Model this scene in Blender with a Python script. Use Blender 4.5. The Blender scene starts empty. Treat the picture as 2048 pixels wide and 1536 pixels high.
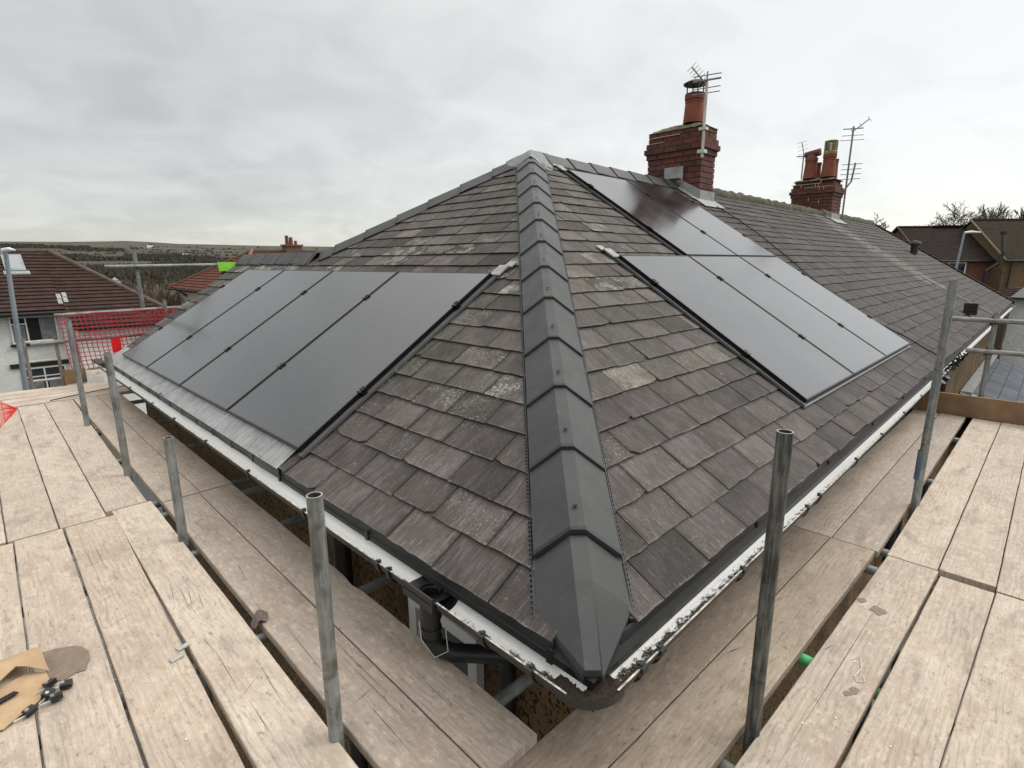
import bpy, math, random
from mathutils import Vector, Matrix, noise
random.seed(7)
sc = bpy.context.scene
PI = math.pi
V = Vector
rnd = random.uniform

# ------------------------------------------------------------------ camera, world, sun, exposure
CAM = V((-1.0968, -0.7626, 1.1907))
cd = bpy.data.cameras.new("camera"); cam = bpy.data.objects.new("camera", cd)
sc.collection.objects.link(cam); sc.camera = cam
cd.sensor_width = 36.0; cd.lens = 1076.9 / 2048 * 36.0
cd.clip_start = 0.05; cd.clip_end = 9000
_f = V((0.6913, 0.6884, -0.2196)).normalized(); _r = V((0.7048, -0.7094, -0.0046)).normalized()
_u = _r.cross(_f).normalized(); _r = _f.cross(_u)
cam.matrix_world = Matrix(((_r.x, _u.x, -_f.x, CAM.x), (_r.y, _u.y, -_f.y, CAM.y), (_r.z, _u.z, -_f.z, CAM.z), (0, 0, 0, 1)))

sc.view_settings.view_transform = 'Standard'
sc.view_settings.look = 'None'
sc.view_settings.exposure = 0.0
sc.view_settings.gamma = 1.0

SUN_EL, SUN_AZ = math.radians(46), math.radians(-28)
world = bpy.data.worlds.new("World"); sc.world = world; world.use_nodes = True
def build_world():
    nt = world.node_tree; N = nt.nodes; L = nt.links
    N.clear()
    out = N.new('ShaderNodeOutputWorld')
    tc = N.new('ShaderNodeTexCoord')
    sky = N.new('ShaderNodeTexSky'); sky.sky_type = 'NISHITA'; sky.sun_disc = False
    sky.sun_elevation = SUN_EL; sky.sun_rotation = PI / 2 - SUN_AZ
    bgs = N.new('ShaderNodeBackground'); bgs.inputs['Strength'].default_value = 0.03  # clear-sky share showing through the cloud
    L.new(sky.outputs[0], bgs.inputs[0])
    # overcast cloud deck: direction projected on a layer overhead
    sep = N.new('ShaderNodeSeparateXYZ'); L.new(tc.outputs['Generated'], sep.inputs[0])
    def m(op, a, b=None, c=None):
        n = N.new('ShaderNodeMath'); n.operation = op
        for i, x in enumerate((a, b, c)):
            if x is None: continue
            if isinstance(x, (int, float)): n.inputs[i].default_value = x
            else: L.new(x, n.inputs[i])
        return n.outputs[0]
    zz = m('ADD', m('MAXIMUM', sep.outputs[2], 0.0), 0.30)
    cx = m('DIVIDE', sep.outputs[0], zz); cy = m('DIVIDE', sep.outputs[1], zz)
    cmb = N.new('ShaderNodeCombineXYZ'); L.new(cx, cmb.inputs[0]); L.new(cy, cmb.inputs[1])
    n1 = N.new('ShaderNodeTexNoise'); n1.inputs['Scale'].default_value = 1.15; n1.inputs['Detail'].default_value = 6
    n1.inputs['Roughness'].default_value = 0.52; n1.inputs['Distortion'].default_value = 0.6
    L.new(cmb.outputs[0], n1.inputs['Vector'])
    n2 = N.new('ShaderNodeTexNoise'); n2.inputs['Scale'].default_value = 4.2; n2.inputs['Detail'].default_value = 7
    n2.inputs['Distortion'].default_value = 0.8
    L.new(cmb.outputs[0], n2.inputs['Vector'])
    # brighter cloud towards the hidden sun (+x), heavier towards +y
    sd = V((math.cos(SUN_AZ) * math.cos(SUN_EL), math.sin(SUN_AZ) * math.cos(SUN_EL), math.sin(SUN_EL)))
    dp = N.new('ShaderNodeVectorMath'); dp.operation = 'DOT_PRODUCT'
    L.new(tc.outputs['Generated'], dp.inputs[0]); dp.inputs[1].default_value = sd
    mr = N.new('ShaderNodeMapRange'); mr.interpolation_type = 'SMOOTHSTEP'
    L.new(dp.outputs['Value'], mr.inputs['Value'])
    mr.inputs['From Min'].default_value = -0.10; mr.inputs['From Max'].default_value = 0.72
    mr.inputs['To Min'].default_value = 0.55; mr.inputs['To Max'].default_value = 0.82
    nn = m('ADD', m('MULTIPLY', m('SUBTRACT', n1.outputs[0], 0.5), 0.40), m('MULTIPLY', m('SUBTRACT', n2.outputs[0], 0.5), 0.30))
    # clouds are higher in contrast on the dark side and near the horizon
    lowc = N.new('ShaderNodeMapRange'); L.new(sep.outputs[2], lowc.inputs['Value'])
    lowc.inputs['From Min'].default_value = 0.05; lowc.inputs['From Max'].default_value = 0.5
    lowc.inputs['To Min'].default_value = 1.0; lowc.inputs['To Max'].default_value = 0.65
    br = m('ADD', mr.outputs[0], m('MULTIPLY', nn, lowc.outputs[0]))
    zen = N.new('ShaderNodeMapRange'); L.new(sep.outputs[2], zen.inputs['Value'])
    zen.inputs['From Min'].default_value = 0.45; zen.inputs['From Max'].default_value = 1.0
    zen.inputs['To Min'].default_value = 1.0; zen.inputs['To Max'].default_value = 2.4
    br = m('MULTIPLY', m('MINIMUM', m('MAXIMUM', br, 0.40), 0.81), zen.outputs[0])
    cr = N.new('ShaderNodeMixRGB'); L.new(m('MULTIPLY', br, 1.15), cr.inputs[0])
    cr.inputs[1].default_value = (1.0, 0.99, 0.94, 1); cr.inputs[2].default_value = (1.0, 0.985, 0.93, 1)
    bgc = N.new('ShaderNodeBackground'); L.new(cr.outputs[0], bgc.inputs[0]); L.new(br, bgc.inputs[1])
    add = N.new('ShaderNodeAddShader'); L.new(bgs.outputs[0], add.inputs[0]); L.new(bgc.outputs[0], add.inputs[1])
    L.new(add.outputs[0], out.inputs[0])
build_world()
sl = bpy.data.lights.new("sun", 'SUN'); sl.energy = 1.5; sl.specular_factor = 1.0; sl.angle = math.radians(28); sl.color = (1.0, 0.97, 0.92)
so = bpy.data.objects.new("sun", sl); sc.collection.objects.link(so)
so.rotation_euler = V((math.cos(SUN_AZ) * math.cos(SUN_EL), math.sin(SUN_AZ) * math.cos(SUN_EL), math.sin(SUN_EL))).to_track_quat('Z', 'Y').to_euler()

# ------------------------------------------------------------------ helpers
col = sc.collection
class MB:
    def __init__(s): s.v = []; s.f = []; s.mi = []; s.uv = []; s.col = []; s.uv2 = []
    def face(s, pts, mi=0, uv=None, c=None):
        b = len(s.v); s.v += [tuple(p) for p in pts]; s.f.append(list(range(b, b + len(pts))))
        s.mi.append(mi); s.uv.append(uv or [(0.0, 0.0)] * len(pts)); s.col.append(c or (.5, .5, .5))
        return s
    def hexa(s, P, mi=0, c=None, uvs=None):
        # P: 8 points, bottom 0-3 ccw, top 4-7
        for q in ((3, 2, 1, 0), (4, 5, 6, 7), (0, 1, 5, 4), (1, 2, 6, 5), (2, 3, 7, 6), (3, 0, 4, 7)):
            pts = [P[i] for i in q]
            s.face(pts, mi, [uvs[i] for i in q] if uvs else None, c)
        return s
    def box(s, x0, x1, y0, y1, z0, z1, mi=0, c=None, M=None):
        P = [V(p) for p in ((x0, y0, z0), (x1, y0, z0), (x1, y1, z0), (x0, y1, z0), (x0, y0, z1), (x1, y0, z1), (x1, y1, z1), (x0, y1, z1))]
        if M: P = [M @ p for p in P]
        return s.hexa(P, mi, c)
    def tube(s, pts, r, n=10, mi=0, c=None, caps=True, rr=None):
        pts = [V(p) for p in pts]; rings = []; L = 0; prev = None
        for i, p in enumerate(pts):
            d = (pts[min(i + 1, len(pts) - 1)] - pts[max(i - 1, 0)]).normalized()
            if prev is None:
                a = d.orthogonal().normalized()
            else:
                a = (prev - d * prev.dot(d)).normalized()
            prev = a; b = d.cross(a)
            ri = rr[i] if rr else r
            rings.append([p + (a * math.cos(2 * PI * k / n) + b * math.sin(2 * PI * k / n)) * ri for k in range(n)])
        for i in range(len(rings) - 1):
            L2 = L + (pts[i + 1] - pts[i]).length
            for k in range(n):
                k2 = (k + 1) % n
                s.face([rings[i][k], rings[i][k2], rings[i + 1][k2], rings[i + 1][k]], mi,
                       [(k / n * .3, L), ((k + 1) / n * .3, L), ((k + 1) / n * .3, L2), (k / n * .3, L2)], c)
            L = L2
        if caps:
            s.face(rings[0][::-1], mi, None, c); s.face(rings[-1], mi, None, c)
        return s
    def lathe(s, prof, cx, cy, n=20, mi=0, c=None, ax=None):
        for (r0, z0), (r1, z1) in zip(prof[:-1], prof[1:]):
            for k in range(n):
                a, b = 2 * PI * k / n, 2 * PI * (k + 1) / n
                P = [(cx + r0 * math.cos(a), cy + r0 * math.sin(a), z0), (cx + r0 * math.cos(b), cy + r0 * math.sin(b), z0),
                     (cx + r1 * math.cos(b), cy + r1 * math.sin(b), z1), (cx + r1 * math.cos(a), cy + r1 * math.sin(a), z1)]
                s.face(P, mi, None, c)
        return s
    def build(s, name, mats, parent=None, smooth=False, merge=False):
        me = bpy.data.meshes.new(name); me.from_pydata(s.v, [], s.f)
        if not isinstance(mats, (list, tuple)): mats = [mats]
        for m_ in mats: me.materials.append(m_)
        me.polygons.foreach_set('material_index', s.mi)
        ul = me.uv_layers.new(name='UVMap'); flat = []
        for u_ in s.uv:
            for q in u_: flat += [q[0], q[1]]
        ul.data.foreach_set('uv', flat)
        if s.uv2:
            ul2 = me.uv_layers.new(name='local'); flat = []
            for u_ in s.uv2:
                for q in u_: flat += [q[0], q[1]]
            ul2.data.foreach_set('uv', flat)
        ca = me.color_attributes.new('tint', 'FLOAT_COLOR', 'CORNER'); flat = []
        for f_, c_ in zip(s.f, s.col): flat += [c_[0], c_[1], c_[2], 1.0] * len(f_)
        ca.data.foreach_set('color', flat)
        if merge or smooth:
            import bmesh
            bm = bmesh.new(); bm.from_mesh(me); bmesh.ops.remove_doubles(bm, verts=bm.verts, dist=1e-5)
            bmesh.ops.recalc_face_normals(bm, faces=bm.faces); bm.to_mesh(me); bm.free()
        if smooth:
            me.polygons.foreach_set('use_smooth', [True] * len(me.polygons))
            try: me.set_sharp_from_angle(angle=math.radians(40))
            except Exception: pass
        me.update()
        o = bpy.data.objects.new(name, me); col.objects.link(o)
        if parent: o.parent = parent
        return o
def tag(o, label, cat, group=None):
    o['label'] = label; o['category'] = cat
    if group: o['group'] = group
    return o
def struct(o, kind='structure'):
    o['kind'] = kind; return o
def thing(name, label, cat, group=None, loc=(0, 0, 0)):
    # parts are modelled in world coordinates relative to the thing's base
    o = bpy.data.objects.new(name, None); col.objects.link(o); o.empty_display_size = .1
    tag(o, label, cat, group); o.location = loc; return o
def rebase(o, base):
    # put the origin of an Empty at its base while its parts keep their place
    b = V(base); o.location = b
    for ch in o.children:
        ch.location = ch.location - b
    return o
def vn(p, s=1.0, o=0.0): return noise.noise(V((p[0] * s + o, p[1] * s + o * 1.7, (p[2] if len(p) > 2 else 0) * s - o)))

# ------------------------------------------------------------------ materials
def mat(name, base=(.5, .5, .5), rough=.7, metal=0.0, spec=None, ior=None, coat=0.0):
    m = bpy.data.materials.new(name); m.use_nodes = True
    b = m.node_tree.nodes['Principled BSDF']
    b.inputs['Base Color'].default_value = (*base, 1); b.inputs['Roughness'].default_value = rough; b.inputs['Metallic'].default_value = metal
    if spec is not None: b.inputs['Specular IOR Level'].default_value = spec
    if ior: b.inputs['IOR'].default_value = ior
    if coat: b.inputs['Coat Weight'].default_value = coat
    return m
class NT:
    def __init__(s, m): s.t = m.node_tree; s.N = s.t.nodes; s.L = s.t.links; s.b = s.N['Principled BSDF']
    def link(s, a, b): s.L.new(a, b)
    def coord(s, kind='UV', scale=(1, 1, 1), rot=(0, 0, 0), rand=0.0):
        tc = s.N.new('ShaderNodeTexCoord'); mp = s.N.new('ShaderNodeMapping')
        s.link(tc.outputs[kind], mp.inputs[0]); mp.inputs['Scale'].default_value = scale; mp.inputs['Rotation'].default_value = rot
        if rand:
            oi = s.N.new('ShaderNodeObjectInfo'); mu = s.N.new('ShaderNodeMath'); mu.operation = 'MULTIPLY'
            s.link(oi.outputs['Random'], mu.inputs[0]); mu.inputs[1].default_value = rand
            cb = s.N.new('ShaderNodeCombineXYZ')
            for i in range(3): s.link(mu.outputs[0], cb.inputs[i])
            s.link(cb.outputs[0], mp.inputs['Location'])
        return mp.outputs[0]
    def noise(s, vec, scale, detail=4, rough=.55, dist=0.0):
        n = s.N.new('ShaderNodeTexNoise'); n.inputs['Scale'].default_value = scale; n.inputs['Detail'].default_value = detail
        n.inputs['Roughness'].default_value = rough; n.inputs['Distortion'].default_value = dist
        if vec is not None: s.link(vec, n.inputs['Vector'])
        return n.outputs[0]
    def voro(s, vec, scale, feature='F1'):
        n = s.N.new('ShaderNodeTexVoronoi'); n.inputs['Scale'].default_value = scale; n.feature = feature
        if vec is not None: s.link(vec, n.inputs['Vector'])
        return n.outputs[0]
    def ramp(s, fac, stops):
        n = s.N.new('ShaderNodeValToRGB'); s.link(fac, n.inputs[0]); e = n.color_ramp.elements
        while len(e) > 1: e.remove(e[0])
        e[0].position = stops[0][0]; c = stops[0][1]; e[0].color = (*c, 1) if len(c) == 3 else c
        for p_, c in stops[1:]:
            k = e.new(p_); k.color = (*c, 1)
        return n.outputs[0]
    def mix(s, fac, a, b, typ='MIX'):
        n = s.N.new('ShaderNodeMixRGB'); n.blend_type = typ
        for i, x in enumerate((fac, a, b)):
            if isinstance(x, (int, float)): n.inputs[i].default_value = x
            elif isinstance(x, tuple): n.inputs[i].default_value = (*x, 1)
            else: s.link(x, n.inputs[i])
        return n.outputs[0]
    def math(s, op, a, b=0.0, c=None):
        n = s.N.new('ShaderNodeMath'); n.operation = op
        for i, x in enumerate((a, b, c)):
            if x is None: continue
            if isinstance(x, (int, float)): n.inputs[i].default_value = x
            else: s.link(x, n.inputs[i])
        return n.outputs[0]
    def base(s, c): s.link(c, s.b.inputs['Base Color'])
    def rough(s, c): s.link(c, s.b.inputs['Roughness'])
    def bump(s, h, strength=.3, dist=.01):
        n = s.N.new('ShaderNodeBump'); n.inputs['Strength'].default_value = strength; n.inputs['Distance'].default_value = dist
        s.link(h, n.inputs['Height']); s.link(n.outputs[0], s.b.inputs['Normal'])
    def tint(s):
        n = s.N.new('ShaderNodeVertexColor'); n.layer_name = 'tint'; return n.outputs[0]
    def tintsep(s):
        n = s.N.new('ShaderNodeSeparateColor'); s.link(s.tint(), n.inputs[0]); return n.outputs
    def objrand(s): return s.N.new('ShaderNodeObjectInfo').outputs['Random']
BLK = (0, 0, 0); WHT = (1, 1, 1)

def m_slate():
    # tint.r = hue choice, g = brightness, b = lichen amount
    m = mat('slate', rough=.8, spec=.28); n = NT(m); t = n.tintsep()
    uv = n.coord('UV')
    cb = n.N.new('ShaderNodeCombineXYZ'); n.link(n.math('MULTIPLY', t[0], 37.0), cb.inputs[0]); n.link(n.math('MULTIPLY', t[1], 91.0), cb.inputs[1])
    va = n.N.new('ShaderNodeVectorMath'); va.operation = 'ADD'; n.link(uv, va.inputs[0]); n.link(cb.outputs[0], va.inputs[1])
    p = va.outputs[0]
    def sc_(x, y, rz=0.0):
        mp = n.N.new('ShaderNodeMapping'); n.link(p, mp.inputs[0]); mp.inputs['Scale'].default_value = (x, y, 1); mp.inputs['Rotation'].default_value = (0, 0, rz); return mp.outputs[0]
    hue = n.ramp(t[0], [(0.0, (.104, .088, .094)), (.25, (.118, .100, .104)), (.45, (.102, .094, .086)), (.62, (.094, .094, .092)), (.8, (.122, .110, .097)), (1.0, (.074, .066, .070))])
    streak = n.noise(sc_(24, 3.2, .12), 1.6, 6, .65, .7)
    streak2 = n.noise(sc_(60, 7, .12), 1.5, 4, .6, .4)
    blotch = n.noise(sc_(5, 5), 1.2, 5, .6)
    c = n.mix(n.ramp(streak, [(.28, BLK), (.72, WHT)]), n.mix(1.0, hue, (.50, .50, .50), 'MULTIPLY'), n.mix(1.0, hue, (1.75, 1.70, 1.62), 'MULTIPLY'))
    c = n.mix(n.ramp(blotch, [(.35, BLK), (.7, (.6, .6, .6))]), c, (.105, .088, .066))
    c = n.mix(n.ramp(n.noise(sc_(3, 3), 1.0, 5, .7), [(.42, BLK), (.60, (.65, .65, .65))]), c, (.055, .048, .042))
    c = n.mix(n.ramp(streak2, [(.57, BLK), (.72, (.6, .6, .6))]), c, (.27, .26, .24))
    br = n.math('MULTIPLY_ADD', t[1], .92, .42)
    hs = n.N.new('ShaderNodeHueSaturation'); n.link(c, hs.inputs['Color']); n.link(br, hs.inputs['Value']); c = hs.outputs[0]
    # dirt along joints in world space, fine speckle and lichen
    fs = n.noise(sc_(140, 12, .12), 1.5, 4, .7, .5)
    c = n.mix(n.ramp(fs, [(.25, (.75, .75, .75)), (.42, BLK)]), c, (.035, .030, .028)); c = n.mix(n.ramp(fs, [(.60, BLK), (.74, (.7, .7, .7))]), c, (.30, .285, .265))
    g = n.noise(n.coord('UV'), 55, 4, .7)
    c = n.mix(n.ramp(g, [(.28, (.6, .6, .6)), (.42, BLK)]), c, (.045, .042, .036))
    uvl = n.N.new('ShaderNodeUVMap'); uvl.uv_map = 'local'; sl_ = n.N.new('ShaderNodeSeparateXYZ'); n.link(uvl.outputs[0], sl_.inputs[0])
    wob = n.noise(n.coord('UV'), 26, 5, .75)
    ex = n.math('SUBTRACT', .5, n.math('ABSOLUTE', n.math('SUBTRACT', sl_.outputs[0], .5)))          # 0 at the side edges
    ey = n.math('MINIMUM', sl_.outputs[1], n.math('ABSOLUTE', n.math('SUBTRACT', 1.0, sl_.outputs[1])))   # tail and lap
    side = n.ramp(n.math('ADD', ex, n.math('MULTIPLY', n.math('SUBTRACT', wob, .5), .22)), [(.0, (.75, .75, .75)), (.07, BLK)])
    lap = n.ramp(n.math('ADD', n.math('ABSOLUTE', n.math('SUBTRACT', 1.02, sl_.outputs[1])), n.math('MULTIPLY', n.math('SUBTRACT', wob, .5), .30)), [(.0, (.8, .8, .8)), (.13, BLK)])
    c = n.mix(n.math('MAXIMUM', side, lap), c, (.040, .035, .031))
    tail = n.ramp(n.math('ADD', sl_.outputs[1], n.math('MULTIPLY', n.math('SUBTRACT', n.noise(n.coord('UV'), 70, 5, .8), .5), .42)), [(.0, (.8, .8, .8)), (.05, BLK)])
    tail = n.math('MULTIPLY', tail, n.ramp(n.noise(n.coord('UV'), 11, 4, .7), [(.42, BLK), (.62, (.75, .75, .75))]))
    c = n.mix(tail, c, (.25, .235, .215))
    gm = n.noise(n.coord('UV'), 130, 4, .8)
    c = n.mix(n.ramp(gm, [(.30, (.55, .55, .55)), (.45, BLK)]), c, (.045, .040, .035)); c = n.mix(n.ramp(gm, [(.58, BLK), (.72, (.45, .45, .45))]), c, (.24, .225, .20))
    lcl = n.ramp(n.noise(n.coord('UV'), 7.5, 3, .6), [(.44, BLK), (.58, WHT)])
    lich = n.noise(n.coord('UV'), 60, 6, .8); lm = n.noise(n.coord('UV'), 1.7, 3, .5)
    thr = n.math('SUBTRACT', n.math('ADD', n.math('MULTIPLY', t[2], .42), n.math('MULTIPLY', lm, .25)), .22)
    lf = n.ramp(n.math('ADD', lich, n.math('MULTIPLY', thr, .55)), [(.57, BLK), (.66, (.9, .9, .9))])
    c = n.mix(n.math('MULTIPLY', lf, lcl), c, (.37, .36, .31))
    w = n.voro(n.coord('UV', scale=(1, 1, 1)), 9.0); wn = n.noise(n.coord('UV'), 3.0, 2)
    wf = n.math('MULTIPLY', n.ramp(w, [(.035, WHT), (.06, BLK)]), n.ramp(wn, [(.6, BLK), (.66, WHT)]))
    c = n.mix(wf, c, (.55, .54, .46))
    n.base(c); n.rough(n.ramp(streak, [(.3, (.66, .66, .66)), (.8, (.9, .9, .9))]))
    h = n.math('ADD', n.math('MULTIPLY', streak, 1.0), n.math('MULTIPLY', g, .35))
    n.bump(n.math('ADD', h, n.math('MULTIPLY', gm, .5)), .8, .007)
    return m
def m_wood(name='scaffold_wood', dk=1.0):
    m = mat(name, rough=.82); n = NT(m)
    r = n.objrand()
    uv = n.coord('UV', rand=13.0)
    def sc_(x, y, z=1.0):
        mp = n.N.new('ShaderNodeMapping'); n.link(uv, mp.inputs[0]); mp.inputs['Scale'].default_value = (x, y, z); return mp.outputs[0]
    grain = n.noise(sc_(1.0, 26), 5, 6, .6, 1.1)
    wv = n.N.new('ShaderNodeTexWave'); wv.bands_direction = 'Y'; wv.inputs['Scale'].default_value = 14; wv.inputs['Distortion'].default_value = 9; wv.inputs['Detail'].default_value = 3; wv.inputs['Detail Scale'].default_value = .8
    n.link(sc_(.45, 1.0), wv.inputs['Vector'])
    hue = n.ramp(r, [(0, (.58, .475, .375)), (.25, (.66, .565, .46)), (.5, (.50, .425, .345)), (.75, (.60, .505, .405)), (1, (.37, .325, .28))])
    big = n.noise(sc_(2.2, 4), 1.2, 4, .6)
    c = n.mix(n.ramp(big, [(.3, BLK), (.75, (.7, .7, .7))]), hue, (.37, .30, .25))
    c = n.mix(n.ramp(grain, [(.35, (.35, .35, .35)), (.62, BLK)]), c, (.25, .19, .145))
    wf = n.math('MULTIPLY', n.ramp(wv.outputs[0], [(.0, (.32, .32, .32)), (.45, BLK)]), n.ramp(n.noise(sc_(.8, 3), 1.3, 2), [(.42, BLK), (.62, WHT)]))
    c = n.mix(wf, c, (.22, .17, .13))
    sp = n.noise(sc_(9, 16), 3.2, 5, .72)
    c = n.mix(n.ramp(sp, [(.30, (.8, .8, .8)), (.43, BLK)]), c, (.16, .12, .09))
    sp2 = n.noise(sc_(30, 45), 3.0, 4, .7)
    c = n.mix(n.ramp(sp2, [(.26, (.7, .7, .7)), (.38, BLK)]), c, (.17, .13, .10))
    c = n.mix(n.ramp(n.noise(sc_(2.6, 3.4), 1.8, 6, .7), [(.50, BLK), (.64, (.55, .55, .55))]), c, (.33, .25, .19))
    c = n.mix(n.ramp(n.noise(sc_(5, 40), 2.0, 5, .7, .6), [(.56, BLK), (.70, (.6, .6, .6))]), c, (.24, .18, .135))
    lt = n.noise(sc_(12, 20), 1.6, 6, .75)
    c = n.mix(n.ramp(lt, [(.52, BLK), (.70, (.55, .55, .55))]), c, (.70, .60, .47))
    smu = n.noise(sc_(1.6, 5), 1.7, 5, .7)
    c = n.mix(n.ramp(smu, [(.30, (.65, .65, .65)), (.45, BLK)]), c, (.22, .18, .155))
    ck = n.noise(sc_(1.1, 60), 3.0, 3, .5, .4)
    c = n.mix(n.ramp(ck, [(.235, (.9, .9, .9)), (.275, BLK)]), c, (.085, .06, .045))
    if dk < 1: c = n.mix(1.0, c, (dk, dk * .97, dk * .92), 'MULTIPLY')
    n.base(c)
    n.bump(n.math('ADD', grain, n.math('ADD', n.math('MULTIPLY', sp, .6), n.ramp(ck, [(.235, BLK), (.275, WHT)]))), .35, .004)
    return m
def m_galv(name='galvanised_tube', dark=0.0, blue=False):
    m = mat(name, rough=.5, metal=.35); n = NT(m)
    p = n.coord('UV', scale=(1, 1, 1), rand=9.0); o = n.coord('Object', rand=7.0)
    a = n.noise(o, 9, 6, .65, .6); 
    mp = n.N.new('ShaderNodeMapping'); n.link(p, mp.inputs[0]); mp.inputs['Scale'].default_value = (60, 5, 1)
    st = n.noise(mp.outputs[0], 1.3, 5, .65)
    lo = (.10, .108, .105); hi = (.30, .315, .305)
    if dark: lo = (.020, .021, .020); hi = (.105, .108, .10)
    c = n.mix(n.ramp(a, [(.3, BLK), (.7, WHT)]), lo, hi)
    c = n.mix(n.ramp(st, [(.42, BLK), (.72, (.6, .6, .6))]), c, (.33, .33, .30) if dark else (.42, .43, .41))
    c = n.mix(n.ramp(n.noise(o, 30, 4, .7), [(.30, (.7, .7, .7)), (.4, BLK)]), c, (.07, .06, .045))
    c = n.mix(n.ramp(n.noise(o, 17, 7, .8, .8), [(.63, BLK), (.70, (.8, .8, .8))]), c, (.46, .45, .41)); c = n.mix(n.ramp(n.noise(o, 5, 6, .7, 1.0), [(.56, BLK), (.66, (.65, .65, .65))]), c, (.09, .075, .045) if not dark else (.018, .018, .016))
    n.base(c); n.rough(n.ramp(a, [(.3, (.42, .42, .42)), (.7, (.68, .68, .68))]))
    n.bump(st, .15, .002)
    return m
def m_noise(name, c0, c1, scale=8, rough=.8, bump=.2, bs=None, metal=0.0, kind='Object', spec=None, det=5):
    m = mat(name, rough=rough, metal=metal, spec=spec); n = NT(m)
    a = n.noise(n.coord(kind), scale, det, .62)
    n.base(n.ramp(a, [(.3, c0), (.7, c1)]))
    if bump: n.bump(n.noise(n.coord(kind), bs or scale * 6, 4, .6), bump, .008)
    return m
def m_brick(name='chimney_brick'):
    m = mat(name, rough=.85); n = NT(m); t = n.tintsep(); o = n.coord('Object')
    a = n.noise(o, 26, 5, .65)
    c = n.ramp(t[0], [(0, (.110, .034, .027)), (.35, (.155, .045, .032)), (.7, (.185, .058, .040)), (1, (.075, .028, .026))])
    c = n.mix(n.ramp(a, [(.35, (.7, .7, .7)), (.6, BLK)]), c, (.045, .026, .022))
    b2 = n.noise(o, 5, 5, .6)
    c = n.mix(n.ramp(b2, [(.5, BLK), (.7, (.6, .6, .6))]), c, (.06, .05, .035))
    n.base(c); n.bump(a, .5, .008); return m
def m_dash():
    m = mat('pebbledash_brown', rough=.9); n = NT(m); o = n.coord('Object')
    v = n.voro(o, 75); a = n.noise(o, 48, 3, .6); b = n.noise(o, 2.2, 4, .6)
    c = n.ramp(b, [(.3, (.10, .060, .026)), (.7, (.27, .175, .078))])
    c = n.mix(n.ramp(a, [(.40, WHT), (.49, BLK)]), c, (.022, .014, .009))
    n.base(c); n.bump(n.math('ADD', a, v), .8, .012); return m
def m_render_white(name='white_render'):
    m = mat(name, rough=.9); n = NT(m); o = n.coord('Object')
    n.base(n.ramp(n.noise(o, .9, 5, .65), [(.3, (.72, .74, .71)), (.7, (.88, .89, .86))])); n.bump(n.noise(o, 16, 4, .7), .8, .05); return m
def m_gutter():
    # uv.x across the profile 0 (house side rim) .. 1 (outer rim), uv.y metres along
    m = mat('white_gutter_plastic', rough=.45); n = NT(m)
    tc = n.N.new('ShaderNodeTexCoord'); sp = n.N.new('ShaderNodeSeparateXYZ'); n.link(tc.outputs['UV'], sp.inputs[0])
    t = n.tintsep()
    mp = n.N.new('ShaderNodeMapping'); n.link(tc.outputs['UV'], mp.inputs[0]); mp.inputs['Scale'].default_value = (3.0, 9, 1)
    a = n.noise(mp.outputs[0], 2.6, 7, .72); b = n.noise(mp.outputs[0], 9, 5, .7)
    d = n.math('ABSOLUTE', n.math('SUBTRACT', sp.outputs[0], .76))
    # t.r: how much dirt lies in the channel
    f = n.math('ADD', n.math('MULTIPLY', n.math('SUBTRACT', t[0], d), 1.0), n.math('MULTIPLY', n.math('SUBTRACT', a, .5), .85))
    m1 = n.ramp(f, [(.20, BLK), (.26, WHT)])
    dirt = n.ramp(b, [(.35, (.018, .013, .009)), (.55, (.055, .042, .03)), (.66, (.16, .15, .07)), (.75, (.30, .28, .22))])
    c = n.mix(m1, (.88, .88, .86), dirt)
    c = n.mix(n.ramp(n.noise(mp.outputs[0], 5, 6, .8), [(.60, BLK), (.66, (.7, .7, .7))]), c, (.20, .19, .16))
    n.base(c); n.rough(n.math('MULTIPLY_ADD', m1, .5, .4)); n.bump(n.math('MULTIPLY', m1, b), .6, .01)
    return m
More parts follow.
